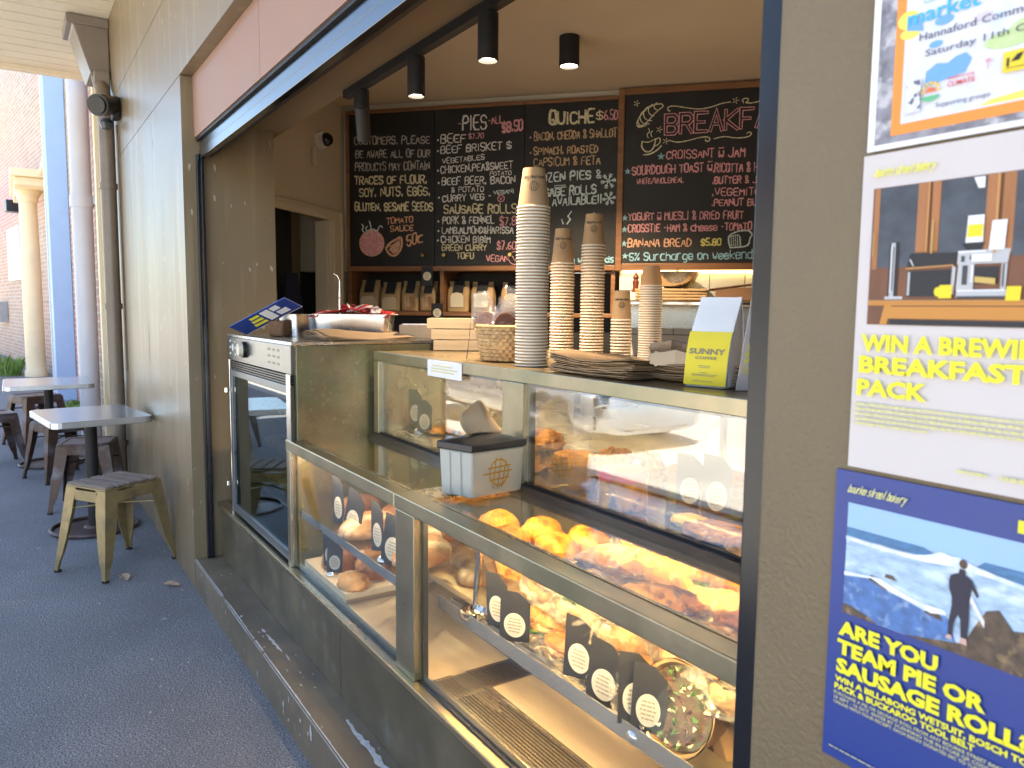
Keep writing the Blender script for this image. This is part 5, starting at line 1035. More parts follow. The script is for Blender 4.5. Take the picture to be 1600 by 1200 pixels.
def wrap_of(parent,c,rx,ry,rz,rzr,seed):
    mb=lump(c,rx,ry,rz,.30,4,seed,.5,rzr,34,18); c=Vector(c); m=Matrix.Rotation(rzr,3,'Z')
    for k in range(7):
        a=rng.uniform(-.5,.5)+(0 if k%2 else PI); p=c+m@V(math.cos(a)*rx*1.0,math.sin(a)*ry,rz*.7); q=p+m@V(math.cos(a)*rng.uniform(.01,.03),rng.uniform(-.02,.02),rng.uniform(-.005,.025)); s=V(0,.012,.006)
        mb.add([p-s,p+s,q+s*1.5,q-s*1.5],[(0,1,2,3)])
    return mb.build('clear_wrap',M['cello'],parent,smooth=True)
# bread in the left bay
MB_=MB().box((-2.63,.152,.4405),(-2.235,.47,.462)); tb=thing('bread_tray','pale floured bread board on the floor of the left bay','tray',(-2.43,.31,.4228))
MB_.build('board',mat('floured_board',(.62,.52,.38),.7,var=.1,vs=15),tb,bevel=.002); mb=MB(); mb.box((-2.62,.16,.4228),(-2.25,.46,.440)); mb.build('base',M['kraftlight'],tb)
food('bread_roll','golden dusted bread roll at the front corner of the floured board','bread roll',lump((-2.285,.20,.462),.062,.050,.036,.10,4,1),overlay(mat('pale_bun',(.58,.30,.10),.55,var=.3,vs=25,bump=.3,bs=60),(.70,.52,.30),20,.5,.66),(-2.285,.20,.462))
food('bread_roll','round rust brown bread roll at the window side of the floured board','bread roll',lump((-2.49,.235,.462),.072,.065,.062,.06,3,2),M['bun'],(-2.49,.235,.462))
food('bread_roll','round rust brown bread roll behind the golden dusted roll','bread roll',lump((-2.36,.31,.462),.075,.07,.062,.06,3,3),M['bun'],(-2.36,.31,.462))
food('bread_roll','dark bread roll at the rear of the floured board','bread roll',lump((-2.52,.40,.462),.07,.06,.05,.06,3,4),M['bun'],(-2.52,.40,.462))
LG='floury loaves lined up in the bread shelf'
for i,(x,y,z,l,lab,mm) in enumerate(((-2.50,.30,.634,.10,'dark crusted loaf at the left end of the bread shelf','darkcrust'),(-2.27,.25,.634,.11,'flour dusted loaf directly behind the left pair of black price cards','floury'),(-2.06,.30,.634,.11,'flour dusted loaf between the two pairs of black price cards','floury'),(-1.93,.27,.634,.10,'flour dusted loaf behind the right pair of black price cards','floury'),(-2.38,.45,.634,.12,'dark crusted loaf at the back left of the bread shelf','darkcrust'),(-2.12,.47,.634,.12,'brown crusted loaf at the back middle of the bread shelf','bun'))):
    food('bread_loaf',lab,'loaf',lump((x,y,z),l*.62,l,.052,.05,3,10+i,.35,.25,34,16,ridge=.012),M[mm],(x,y,z),LG)
wt=thing('bread_board','long pale timber board holding loaves behind the mullion','tray',(-1.75,.50,.53))
MB().box((-2.1,.36,.528),(-1.18,.70,.546)).build('board',M['kraftlight'],wt,bevel=.002); MB().box((-2.1,.345,.5465),(-1.18,.36,.558)).build('lip',M['kraftlight'],wt)
for i,(x,y,lab) in enumerate(((-1.93,.50,'flour striped loaf on the timber board just right of the mullion'),(-1.745,.53,'flour striped loaf on the timber board next to the ladle handle'),(-2.08,.55,'flour striped loaf on the timber board hidden partly by the mullion'))):
    food('bread_loaf',lab,'loaf',lump((x,y,.546),.075,.12,.055,.05,3,20+i,.35,.2,36,16,ridge=.014),M['floury'],(x,y,.546),LG)
tb=thing('baking_tray','empty steel baking tray on the counter floor behind the air grilles','tray',(-1.5,.52,.4235))
mb=MB(); mb.box((-2.05,.44,.4235),(-1.2,.78,.430)); mb.box((-2.05,.43,.4235),(-1.2,.4395,.455)); mb.build('tray',M['steel'],tb,bevel=.002)
# price cards in pairs on wire holders
def cardpair(label,c,rz,cards,scale=1,wire=True):
    c=Vector(c); t=thing('price_card_holder',label,'price cards',c,'pairs of black price cards in the glass counter',rz)
    mb=MB(); mb.lathe([(0,0),(.021,0),(.022,.006),(.018,.014),(.008,.019),(0,.02)],(0,0,0),20); mb.v=[tuple(Vector(v)*scale+c) for v in mb.v]; mb.build('weight',M['chrome'],t,smooth=True)
    mb=MB(); pts=[c+V(.012*math.cos(a*PI/8),0,.036+.016*math.sin(a*PI/8))*scale for a in range(16)]; mb.tube(pts,.0012*scale,n=6,closed=True); mb.tube([c+V(0,0,.018)*scale,c+V(0,0,.021)*scale],.002,n=6); mb.build('wire_ring',M['chrome'],t)
    for (dx,z0,w,h,yaw,tilt) in cards:
        ux=V(math.cos(yaw),math.sin(yaw),0); nz=V(math.sin(yaw),-math.cos(yaw),0); up=(V(0,0,1)*math.cos(tilt)+ux*math.sin(tilt)); ux=(ux*math.cos(tilt)-V(0,0,1)*math.sin(tilt))
        o=c+(V(dx,0,z0))*scale; f=lambda a,b,d=0: o+ux*(a*scale)+up*(b*scale)+nz*(d*scale)
        mb=MB(); mb.prism([f(-w/2,0),(f(w/2,h*.08)),f(w/2,h*.82),f(w*.1,h*1.0),f(-w/2,h*1.02)],nz*-.0012); k=mb.build('card',M['cardblack'],t)
        mb=MB(); mb.prism([f(w*.36*math.cos(a*PI/12),h*.36+h*.235*math.sin(a*PI/12),.0004) for a in range(24)],nz*.0003); mb.build('oval_label',M['tagoval'],k)
        mb=MB()
        for q in range(5):
            lw=w*.24*(1-.25*abs(q-2)/2); zz=h*.36+(q-2)*h*.062; x=-lw
            while x<lw:
                e=min(lw,x+rng.uniform(.004,.010)); mb.prism([f(x,zz-.0016,.0009),f(e,zz-.0016,.0009),f(e,zz+.0016,.0009),f(x,zz+.0016,.0009)],nz*.0002); x=e+.0015
        mb.build('label_print',M['greytext'],k)
    return t
cardpair('pair of black price cards on the bread shelf, left of the two pairs there',(-2.31,.182,.6345),0,[(-.055,.016,.072,.155,.15,-.02),(.045,.0,.078,.155,.35,.25)])
cardpair('pair of black price cards on the bread shelf next to the mullion',(-1.985,.178,.6345),0,[(-.05,.012,.068,.150,.12,-.02),(.040,-.004,.078,.150,.45,.16)])
cardpair('pair of black price cards standing low among the rust brown rolls',(-2.42,.178,.4625),0,[(-.025,.02,.055,.115,.45,0),(.02,.012,.055,.105,.8,.05)])
cardpair('pair of black price cards nearest the ladle on the sandwich shelf',(-1.425,.232,.5945),0,[(-.035,.022,.068,.130,.25,-.05),(.035,.012,.072,.120,.62,.02)])
cardpair('pair of black price cards in the middle of the sandwich shelf beside the sandwich',(-1.12,.232,.5945),0,[(-.038,.024,.072,.130,.30,.05),(.036,.0,.076,.135,.30,.10)])
cardpair('pair of black price cards beside the round salad bowl',(-.972,.226,.5945),0,[(-.012,.016,.060,.135,.85,0),(.02,.012,.062,.130,.55,.05)])
# ladle standing in front of the sandwiches
ld=thing('ladle','steel ladle standing upright on the sandwich shelf left of the black price cards','ladle',(-1.575,.235,.5945))
mb=MB(); mb.lathe([(0,0),(.022,.003),(.033,.014),(.036,.026),(.0345,.026),(.031,.015),(.02,.006),(0,.005)],(-1.575,.235,.5945),24); mb.build('bowl',M['chrome'],ld,smooth=True)
mb=MB(); mb.tube([(-1.575,.235,.603),(-1.572,.236,.64),(-1.566,.238,.70),(-1.555,.240,.80),(-1.552,.24,.842)],[.004,.006,.008,.008,.007],n=10); mb.build('handle',M['chrome'],ld,smooth=True)
# wrapped sandwiches
def sandwich(label,c,l,w,h,rz,seed,kind='roll',wrap=True):
    c=Vector(c); t=thing('wrapped_sandwich',label,'sandwich',c,'wrapped sandwiches in the right bay')
    m=Matrix.Rotation(rz,3,'Z')
    mb=lump(c+V(0,0,.0),l,w,h*.42,.08,3,seed,.6,rz); mb.build('bread_base',M['pastry'],t,smooth=True)
    mb=lump(c+V(0,0,h*.46),l*.98,w*1.05,h*.16,.35,6,seed+1,.6,rz); mb.build('filling',M['filling'] if seed%2 else M['greens'],t,smooth=True)
    mb=lump(c+V(0,0,h*.58),l,w,h*.42,.16,4,seed+2,.35,rz,36,18,ridge=.035); mb.build('bread_top',M[('pastry','bun','pastry','floury','caramel')[seed%5]],t,smooth=True)
    if wrap: wrap_of(t,c-V(0,0,.002),l*1.16,w*1.22,h*.72,rz,seed)
    return t
S=[(-1.36,.315,.5945,.085,.045,.075,.3,'wrapped roll directly behind the black price cards nearest the ladle'),(-1.24,.285,.5945,.085,.040,.060,.1,'low wrapped salad roll between the first and middle price cards'),(-1.05,.33,.5945,.08,.05,.085,.6,'wrapped roll right behind the middle price cards'),
(-1.45,.44,.5945,.11,.055,.085,.2,'wrapped roll at the back left of the sandwich shelf'),(-1.22,.42,.5945,.11,.055,.095,.4,'wrapped roll at the back centre of the sandwich shelf'),(-1.00,.44,.5945,.11,.055,.095,.1,'wrapped roll at the back right of the sandwich shelf'),(-.80,.40,.5945,.10,.055,.095,.5,'wrapped roll behind the salad bowl'),
]
for row,(yy,nm,k0) in enumerate(((.335,'front',0),(.48,'middle',0),(.63,'back',0))):
    for k in range(6):
        x=-1.36+.145*k+.03*(row%2); S.append((x,yy+rng.uniform(-.015,.015),.6945,.10,.050,.085+.014*((k+row)%3),.5+.25*((k*7+row*3)%5-2),'wrapped roll in the '+nm+' row of the upper shelf, '+('first','second','third','fourth','fifth','sixth')[k]+' from the left'))
for i,(x,y,z,l,w,h,rz,lab) in enumerate(S): sandwich(lab,(x,y,z),l,w,h,rz,30+i)
for i,(x,y,lab) in enumerate(((-1.87,.49,'sugary golden bun furthest left under the counter glass beside the loaves'),(-1.745,.56,'sugary golden bun under the counter glass, beneath the napkin box'),(-1.72,.425,'sugary golden bun under the counter glass, in front of the napkin box'),(-1.60,.50,'sugary golden bun under the counter glass, right of the napkin box'),(-1.57,.37,'sugary golden bun under the counter glass, nearest the front rail'),(-1.62,.63,'sugary golden bun at the rear of the upper shelf'))):
    food('golden_bun',lab,'bun',lump((x,y,.6945),.068,.062,.055,.1,4,50+i),M['caramel'],(x,y,.6945),'golden buns beneath the counter glass')
# bagel style sandwich in a clear bag and brown paper wedge
t=thing('bagged_sandwich','round brown bread sandwich in a clear bag between middle price cards and salad bowl','sandwich',(-1.015,.275,.5945))
lump((-1.015,.275,.5945),.060,.036,.030,.06,3,60).build('bread_base',M['bun'],t,smooth=True); lump((-1.015,.275,.632),.062,.038,.016,.4,6,61,.6).build('filling',M['filling'],t,smooth=True); lump((-1.015,.275,.645),.060,.036,.052,.06,3,62).build('bread_top',M['bun'],t,smooth=True); wrap_of(t,(-1.015,.275,.594),.075,.046,.075,0,63)
t=thing('paper_wedge','brown paper sandwich wedge leaning behind the salad bowl','sandwich',(-.88,.32,.5945)); MB().prism([(-.93,.30,.5946),(-.83,.30,.5946),(-.895,.30,.725)],(.02,.06,0)).build('paper_wrap',M['kraft'],t,bevel=.003); MB().prism([(-.905,.297,.60),(-.86,.297,.60),(-.89,.297,.66)],(0,.002,0)).build('sandwich_face',M['filling'],t)
# salad bowl on edge
sb=thing('salad_bowl','round kraft salad bowl with clear lid standing on edge beside the black window post','salad bowl',(-.905,.25,.5945))
ax=V(.10,-.95,.27).normalized(); sx=ax.cross(V(0,0,1)).normalized(); sy=sx.cross(ax); cc=V(-.905,.250,.672)
def dsk(mb,prof,n=36,mi=0):
    vs=[cc+sx*(r*math.cos(2*PI*i/n))+sy*(r*math.sin(2*PI*i/n))+ax*d for r,d in prof for i in range(n)]
    mb.add(vs,[(k*n+i,k*n+(i+1)%n,(k+1)*n+(i+1)%n,(k+1)*n+i) for k in range(len(prof)-1) for i in range(n)],mi); return mb
dsk(MB(),[(0,-.072),(.064,-.072),(.078,.0),(.080,.002),(.076,.002),(.062,-.068),(0,-.068)]).build('bowl',M['kraft'],sb,smooth=True)
dsk(MB(),[(.081,-.006),(.083,.0),(.083,.009),(.079,.011),(.074,.006),(.066,.006),(.060,.013),(0,.014)]).build('lid',M['glass'],sb,smooth=True)
dsk(MB(),[(.0815,.0095),(.0835,.0105),(.0815,.0125)]).build('lid_rim',M['chrome'],sb,smooth=True)
dsk(MB(),[(0,-.006),(.04,-.005),(.071,-.010)]).build('salad',M['filling'],sb,smooth=True)
mb=MB();mb2=MB();mb3=MB()
for i in range(110):
    a=rng.uniform(0,2*PI); r=.068*math.sqrt(rng.random()); p=cc+sx*(r*math.cos(a))+sy*(r*math.sin(a))+ax*rng.uniform(-.006,.003)
    g=rng.choice((mb,mb,mb2,mb3)); d=[V(rng.gauss(0,1),rng.gauss(0,1),rng.gauss(0,1)).normalized()*rng.uniform(.004,.009) for _ in range(4)]
    g.add([p+q for q in d],[(0,1,2),(0,2,3),(0,3,1),(1,3,2)])
mb.build('leaf_pieces',M['greens'],sb); mb2.build('pale_pieces',mat('feta_pieces',(.66,.60,.42),.6),sb); mb3.build('dark_pieces',mat('purple_pieces',(.12,.04,.06),.5,var=.4,vs=40),sb)
# ------------------------------------------------------------ cakes in the upper case
def cake(name,label,c,r,h,m,top=None,tm=None,jag=.03,sx=1):
    t=thing(name,label,'cake',c); c=Vector(c)
    fn=lambda rr,z,a: rr*(1+jag*mnoise.noise(V(math.cos(a)*2,math.sin(a)*2,z*40)))
    mb=MB(); mb.lathe([(0,0),(r*.97,0),(r,h*.15),(r*.98,h*.5),(r*1.0,h*.9),(r*.93,h),(0,h*1.0)],c,36,fn=fn,sx=sx); mb.build('crumb',m,t,smooth=True)
    if tm:
        mb=MB(); mb.lathe([(r*1.015,h*.78),(r*1.03,h*.93),(r*.96,h*1.05),(r*.6,h*1.08),(0,h*1.09)],c,36,sx=sx,fn=lambda rr,z,a: rr*(1+.05*mnoise.noise(V(math.cos(a)*3,math.sin(a)*3,z*30)))); mb.build('topping',tm,t,smooth=True)
    return t
cake('frosted_cake','round brown cake with orange crackled top beside the napkin box',(-1.555,.525,.9005),.056,.082,M['cake'],1,M['caramel'])
cake('pink_cake','brown cake with glossy pink icing at the front of the upper case',(-1.335,.497,.9005),.058,.086,M['caramel'],1,M['icing'])
cake('green_cake','dark seeded cake behind the banana bread card',(-1.19,.625,.9005),.075,.09,overlay(mat('green_crumb',(.16,.13,.05),.8,var=.4,vs=50,bump=.4,bs=100),(.10,.15,.03),30,.5,.6),1,M['cakedark'],sx=1.5)
cake('cake_slice_block','dark chocolate cake at the right end behind the pastries',(-.98,.62,.9005),.08,.06,M['cakedark'],1,M['cake'])
for i,(x,y,z,rx,ry,rz,a,lab) in enumerate(((-1.775,.53,.9005,.065,.042,.040,.6,'twisted golden pastry half hidden by the napkin box'),(-1.72,.60,.9005,.07,.05,.045,.2,'golden pastry just right of the napkin box'),(-1.75,.56,.965,.062,.045,.04,.9,'golden pastry topmost on the pastry pile by the napkin box'),(-1.60,.70,.9005,.07,.05,.055,.3,'golden pastry behind the orange topped cake'),(-1.50,.72,.9005,.06,.05,.055,.8,'golden pastry at the back above the pink iced cake'))):
    t=food('golden_pastry',lab,'pastry',lump((x,y,z),rx,ry,rz,.25,4,70+i,.4,a,40,20,ridge=.05),M['pastry'],(x,y,z),'golden pastries piled by the napkin box')
for i,(x,y,lab,m) in enumerate(((-1.05,.50,'flat nut pastry at the right end of the upper case','pastry'),(-.93,.49,'flat pastry disappearing behind the black window post','pastry'),(-2.50,.62,'flat brown pie at the left end of the upper case','caramel'),(-2.36,.70,'flat brown pie behind the first pie in the upper case','caramel'),(-2.20,.64,'flat brown pie in the middle of the left upper case','bun'),(-2.05,.72,'flat brown pie at the right of the left upper case','bun'))):
    food('flat_pastry',lab,'pastry',lump((x,y,.9005),.075,.06,.018,.2,5,80+i,.5),M[m],(x,y,.9005),'flat pies and pastries in the upper case')
food('lemon_tart','bright yellow lemon pastry at the right of the upper case','tart',lump((-1.135,.515,.9005),.05,.035,.016,.15,4,90,.5),M['lemon'],(-1.135,.515,.9005))
t=thing('cake_tray','grey slate tray under the flat pies in the left upper case','tray',(-2.3,.66,.9003)); 
t2=thing('banana_bread_card','black card with oval label reading banana bread in the upper case','price card',(-1.385,.60,.9005),None)
mb=MB(); mb.prism([(-1.43,.60,.905),(-1.345,.575,.905),(-1.345,.575,1.0),(-1.43,.60,1.0)],(0,.002,0)); mb.build('card',M['cardblack'],t2)
d=V(.085,-.025,0).normalized(); nz=V(d.y,-d.x,0); o=V(-1.3875,.5875,.965)
mb=MB(); mb.prism([o+d*(.030*math.cos(a*PI/12))+V(0,0,.030*math.sin(a*PI/12))+nz*.0006 for a in range(24)],nz*.0005); k=mb.build('oval_label',M['cardcream'],t2)
mb=MB()
for s,z,w in (('BANANA',.008,.042),('BREAD',-.003,.036),('$5.80',-.014,.028)): print_text(mb,s,o+nz*.0014-d*w/2+V(0,0,z),d,V(0,0,1),.0085,w,.01)
mb.build('label_text',M['ink'],k)
mb=MB(); mb.lathe([(0,0),(.02,0),(.018,.012),(0,.018)],(-1.37,.57,.9005),16); mb.build('weight',M['chrome'],t2,smooth=True)
bpy.data.objects.remove(t)
cardpair('pair of black price cards in the upper case above the flat pies',(-2.53,.56,.9005),0,[(-.04,.02,.06,.135,.5,0),(.035,.0,.06,.125,.6,.02)])
cardpair('pair of black price cards in the upper case near the lemon tart',(-1.13,.545,.9005),0,[(-.04,.02,.06,.125,.5,0),(.035,.02,.062,.135,.5,.02)])
# pies in the warming cabinet
for i,z in enumerate((.583,.743,.903)):
    for j in range(4):
        x=-3.40+j*.19; mb=MB(); mb.lathe([(0,0),(.055,0),(.07,.03),(.074,.034),(.05,.042),(0,.046)],(x,.30,z),24)
        food('meat_pie','golden pie on the %s rack of the warming cabinet, %s from the left'%(('lowest','middle','top')[i],('first','second','third','fourth')[j]),'pie',mb,M['caramel'],(x,.30,z),'pies in the warming cabinet')
# ------------------------------------------------------------ things on the counter
ZT=1.2005
def make_cup(rt,rb,h):
    mb=MB(); mb.lathe([(rt*.97,0),(rt+.0012,.0006),(rt+.0016,.0026),(rt+.0006,.0046),(rt*.97,.0050)],(0,0,0),28,mi=1)
    mb.lathe([(rt*.965,.005),(rb,h),(rb-.002,h),(rb-.0025,h-.005),(0,h-.005)],(0,0,0),28,mi=0)
    return mb
def globe(mb,f,r,w,nrm_of,mi=0):
    """the sketchy globe mark: an ellipse with bars that overshoot; f maps 2d to the surface"""
    def st(pts): mb.ribbon([f(a*r,b*r) for a,b in pts],w,nrm_of,mi,jit=.1)
    st([(math.cos(k*PI/12)*.92,math.sin(k*PI/12)) for k in range(25)])
    for y,x0,x1 in ((.42,-1.05,1.1),(.0,-1.5,1.2),(-.52,-.9,.95)): st([(x0,y-.02),(x1,y+.05)])
    for x,q in ((-.45,.12),(.05,.1),(.5,.16)): st([(x-q-.1,-1.15),(x-.02,0),(x+q+.02,1.15 if x<.3 else .8)])
def stack(nm,x,y,rt,rb,h,n,pitch,mA,mR,desc,print_=True,lean=0):
    mb=make_cup(rt,rb,h); first=None
    for i in range(n):
        if first is None:
            o=mb.build('paper_cup',[mA,mR],loc=(0,0,0),smooth=True); first=o
        else: o=first.copy(); COL.objects.link(o)
        o.location=(x+rng.uniform(-.0006,.0006)+lean*i,y+rng.uniform(-.0006,.0006),ZT+i*pitch); o.rotation_euler.z=rng.uniform(0,6)
        tag(o,('kraft paper cup nested inside the '+desc) if i<n-1 else 'topmost upside down kraft cup crowning the '+desc,'paper cup','paper cups nested in the '+desc)
    if print_:
        o.rotation_euler.z=0; a0=math.atan2(-.688-y,0-x)
        mb=MB(); zc=h*.52
        def f(a,b):
            z=zc+b; r=rt*.965+(rb-rt*.965)*(z-.005)/(h-.005)+.0006; t=a0+a/r
            return V(r*math.cos(t),r*math.sin(t),z)
        nn=V(math.cos(a0),math.sin(a0),.2)
        globe(mb,f,rt*.27,.0011,nn)
        m2=MB(); stroke_text(m2,'bourke street bakery',(0,0,0),(rt*1.5,0,0),V(0,1,0),rt*.20,.0011,V(0,0,1),jit=.03,slant=.3)
        # wrap the script round the cup, upside down as the cup is
        vs=[f(rt*.75-v[0],rt*.62-v[1]) + nn*.0002 for v in m2.v]; mb.add(vs,m2.f)
        k=mb.build('cup_print',M['ink'],None,loc=(0,0,0)); k.parent=o
K2=mat('lit_kraft_cup',(.50,.27,.115),.75,var=.06,vs=30)  # kraft recoloured orange to carry warm light on the slim stack
stack('a',-1.783,.540,.0455,.030,.108,51,.00872,M['kraft'],M['cuprim'],'tallest cup stack in front of the pies board',True,.00005)
stack('b',-2.130,.905,.0405,.0270,.120,31,.0104,M['kraft'],M['cuprim'],'cup stack just right of the tallest one')
stack('c',-2.040,.965,.0395,.0275,.106,37,.0103,M['kraft'],M['cuprim'],'second tallest cup stack below the quiche board')
stack('d',-1.935,1.005,.0340,.0265,.098,13,.0103,M['kraft'],M['cuprim'],'shortest cup stack between two taller ones')
stack('e',-1.830,1.035,.0360,.0265,.066,31,.0078,K2,M['cuprim'],'slim cup stack tinted as orange lit at the right end',False)
# kraft paper bags
def bagpile(label,x0,x1,y0,y1,z,h,n,rz=0,wav=.012,seed=1):
    t=thing('paper_bag_pile',label,'paper bags',((x0+x1)/2,(y0+y1)/2,z)); cx,cy=(x0+x1)/2,(y0+y1)/2; r_=random.Random(seed); mt=Matrix.Rotation(rz,3,'Z')
    mb=MB()
    for i in range(n):
        zz=z+h*i/n; ox,oy=r_.uniform(-.012,.012),r_.uniform(-.012,.012); a=r_.uniform(-.03,.03); th=h/n*.72; ph=r_.uniform(0,6); q=i/n
        def fn(u,v,top):
            px=(u-.5)*(x1-x0)+ox; py=(v-.5)*(y1-y0)+oy; m=mt@Matrix.Rotation(a,3,'Z')
            wz=wav*q*(math.sin(u*5+1.2+seed)*.6+math.sin(v*4+ph*.15+u*2)*.5)+.0035*mnoise.noise(V(u*4,v*4,i*.7+seed))
            w=m@V(px,py,0); return V(cx+w.x,cy+w.y,max(zz+wz,z+.0002)+(th if top else 0))
        N=12; vs=[fn(u/(N-1),v/(N-1),tp) for tp in (0,1) for v in range(N) for u in range(N)]; fs=[]
        for tp in (0,1):
            for v in range(N-1):
                for u in range(N-1): b=tp*N*N+v*N+u; fs.append((b,b+1,b+N+1,b+N))
        ed=[(u,0) for u in range(N-1)]+[(N-1,v) for v in range(N-1)]+[(N-1-u,N-1) for u in range(N-1)]+[(0,N-1-v) for v in range(N-1)]; id_=[v*N+u for u,v in ed]
        for k in range(len(id_)): a_,b_=id_[k],id_[(k+1)%len(id_)]; fs.append((a_,b_,b_+N*N,a_+N*N))
        mb.add(vs,fs,0 if i%3 else 1)
    mb.build('folded_bags',[M['kraft'],mat('kraft_fold',(.36,.235,.125),.8,var=.08)],t,smooth=True); return t
bagpile('tall wavy pile of kraft paper bags in front of the cup stacks',-1.60,-1.30,.475,.72,ZT,.040,20,.0,.016,1)
bagpile('flatter pile of kraft paper bags under the tongs, left of the white coffee bag',-1.31,-1.05,.56,.84,ZT,.040,18,.05,.008,2)
# tongs
def tongs(label,a,b,zc,sp,mm):
    a=Vector(a);b=Vector(b); t=thing('tongs',label,'tongs',(a+b)/2); d=(b-a); s=d.cross(V(0,0,1)).normalized()
    for sg in (-1,1):
        pts=[a+d*f+s*sg*sp*(math.sin(PI*min(1,f*1.0+.12))*.9)+V(0,0,zc*f*(1-f)) for f in [k/8 for k in range(9)]]
        mb=MB(); n=len(pts); vs=[]
        for i,p in enumerate(pts):
            w=.0075 if i<6 else (.012 if i==6 else .02 if i==7 else .016)
            vs += [p+V(0,0,w)+s*sg*.002,p-V(0,0,w)+s*sg*.002,p-V(0,0,w)-s*sg*.001,p+V(0,0,w)-s*sg*.001]
        mb.add(vs,[(k*4+i,k*4+(i+1)%4,(k+1)*4+(i+1)%4,(k+1)*4+i) for k in range(n-1) for i in range(4)]+[(0,1,2,3),(n*4-4,n*4-3,n*4-2,n*4-1)])
        mb.build('arm',mm,t,bevel=.0008)
        e=pts[-1]; u_=d.normalized(); mb=MB(); n=40
        mb.prism([e+u_*(.012+(.021+.0022*math.cos(9*q*2*PI/n))*math.cos(q*2*PI/n))+V(0,0,(.017+.0018*math.cos(9*q*2*PI/n))*math.sin(q*2*PI/n))-s*sg*.001 for q in range(n)],s*sg*.003); mb.build('scalloped_head',mm,t,bevel=.0008)
    mb=MB(); mb.cyl(a-s*.012,a+s*.012,.010,None,14); mb.build('hinge',mm,t)
DK=mat('dark_steel_tongs',(.20,.17,.14),.25,1)
tongs('dark steel tongs lying on the kraft bags with scalloped heads by the slim cup stack',(-1.17,.80,ZT+.060),(-1.50,.76,ZT+.058),.03,.022,DK)
tongs('dark steel tongs lying low on the kraft bags beside the white coffee bag',(-1.075,.665,ZT+.055),(-1.265,.545,ZT+.050),.012,.014,DK)
# woven basket with bagged cookies
bk=thing('cane_basket','small woven cane basket of bagged cookies left of the tallest cup stack','basket',(-1.985,.575,ZT)); bc=V(-1.985,.575,ZT)
mb=MB(); rows=9
for k in range(rows):
    z0=.004+k*.0112
    def fn(u,v,k=k,z0=z0):
        a=2*PI*u; r=.070+.012*(z0/.1)+.0022*math.sin(a*24+(PI if k%2 else 0)); 
        q=v*2*PI; return bc+V((r+.0022*math.cos(q))*math.cos(a)*1.12,(r+.0022*math.cos(q))*math.sin(a)*.92,z0+.0052+.0054*math.sin(q))
    mb.grid(fn,144,7,close_u=True)
for k in range(24):
    a=2*PI*k/24; mb.tube([bc+V(.069*math.cos(a)*1.12,.069*math.sin(a)*.92,.002),bc+V(.081*math.cos(a)*1.12,.081*math.sin(a)*.92,.104)],.0022,n=6)
mb.build('weave',M['wicker'],bk,smooth=True)
mb=MB(); mb.tube([bc+V(.083*math.cos(a*PI/24)*1.12,.083*math.sin(a*PI/24)*.92,.106+.001*math.sin(a*3)) for a in range(48)],.0048,n=8,closed=True); mb.build('rim',M['wicker'],bk,smooth=True)
mb=MB(); mb.lathe([(0,.004),(.068,.004)],bc,32,sx=1.12,sy=.92); mb.build('base',M['wicker'],bk)
for i,(dx,dy,tx,ty,hh,lab) in enumerate(((-.040,-.02,-.25,-.1,.165,'clear bag with brown cookie at the left of the cane basket'),(.0,.02,.05,.1,.175,'clear bag with brown cookie standing tallest in the cane basket'),(.035,-.025,.3,-.05,.145,'clear bag with brown cookie leaning out at the front of the cane basket'),(.05,.03,.25,.15,.150,'clear bag with brown cookie at the cup side of the cane basket'))):
    c=bc+V(dx,dy,.05); t=thing('cookie_bag',lab,'cookie bag',c,'bagged cookies in the cane basket'); ax=V(tx,ty,1).normalized(); s=V(.546,.838,0); nn=ax.cross(s).normalized(); s=nn.cross(ax)
    mb=MB(); mb.prism([c+ax*(.065+.038*math.sin(a*PI/12))+s*(.034*math.cos(a*PI/12))-nn*.008 for a in range(24)],nn*.016); mb.build('cookie',mat('choc_cookie',(.11,.045,.03),.8,var=.4,vs=60,bump=.4,bs=90),t,bevel=.004)
    mb=MB(); 
    def fn(u,v,c=c,ax=ax,s=s,nn=nn,hh=hh,i=i):
        a=2*PI*u; w=.042*(1 if v<.6 else 1-.5*(v-.6)/.4+ .5*max(0,v-.88)*4); d=.018*(1-v)**.7+.0015+.003*mnoise.noise(V(u*9,v*6,i*3.1))
        return c+ax*(hh*v+.012*mnoise.noise(V(u*6,v*3,i)))+s*(w*math.cos(a)+.004*mnoise.noise(V(u*5,v*7,i+9)))+nn*(d*math.sin(a)+.006*math.sin(v*9+i))
    mb.grid(fn,26,16,close_u=True); mb.build('clear_wrap',M['cello'],t,smooth=True)
t=thing('basket_card','black card with oval label leaning on the front left of the cane basket','price card',(-2.07,.515,ZT)); 
mb=MB(); p=[V(-2.080,.500,ZT+.004),V(-2.045,.478,ZT+.004),V(-2.058,.500,ZT+.115),V(-2.093,.522,ZT+.128)]; nn=(p[1]-p[0]).cross(p[3]-p[0]).normalized(); nn=nn if nn.y<0 else -nn; mb.prism(p,nn*-.0015); k=mb.build('card',M['cardblack'],t)
cx=(p[0]+p[1]+p[2]+p[3])/4; ux=(p[1]-p[0]).normalized(); uy=(p[3]-p[0]).normalized(); mb=MB(); mb.prism([cx-uy*.016+ux*.014*math.cos(a*PI/10)+uy*.026*math.sin(a*PI/10)+nn*.0004 for a in range(20)],nn*.0004); mb.build('oval_label',M['cardcream'],k)
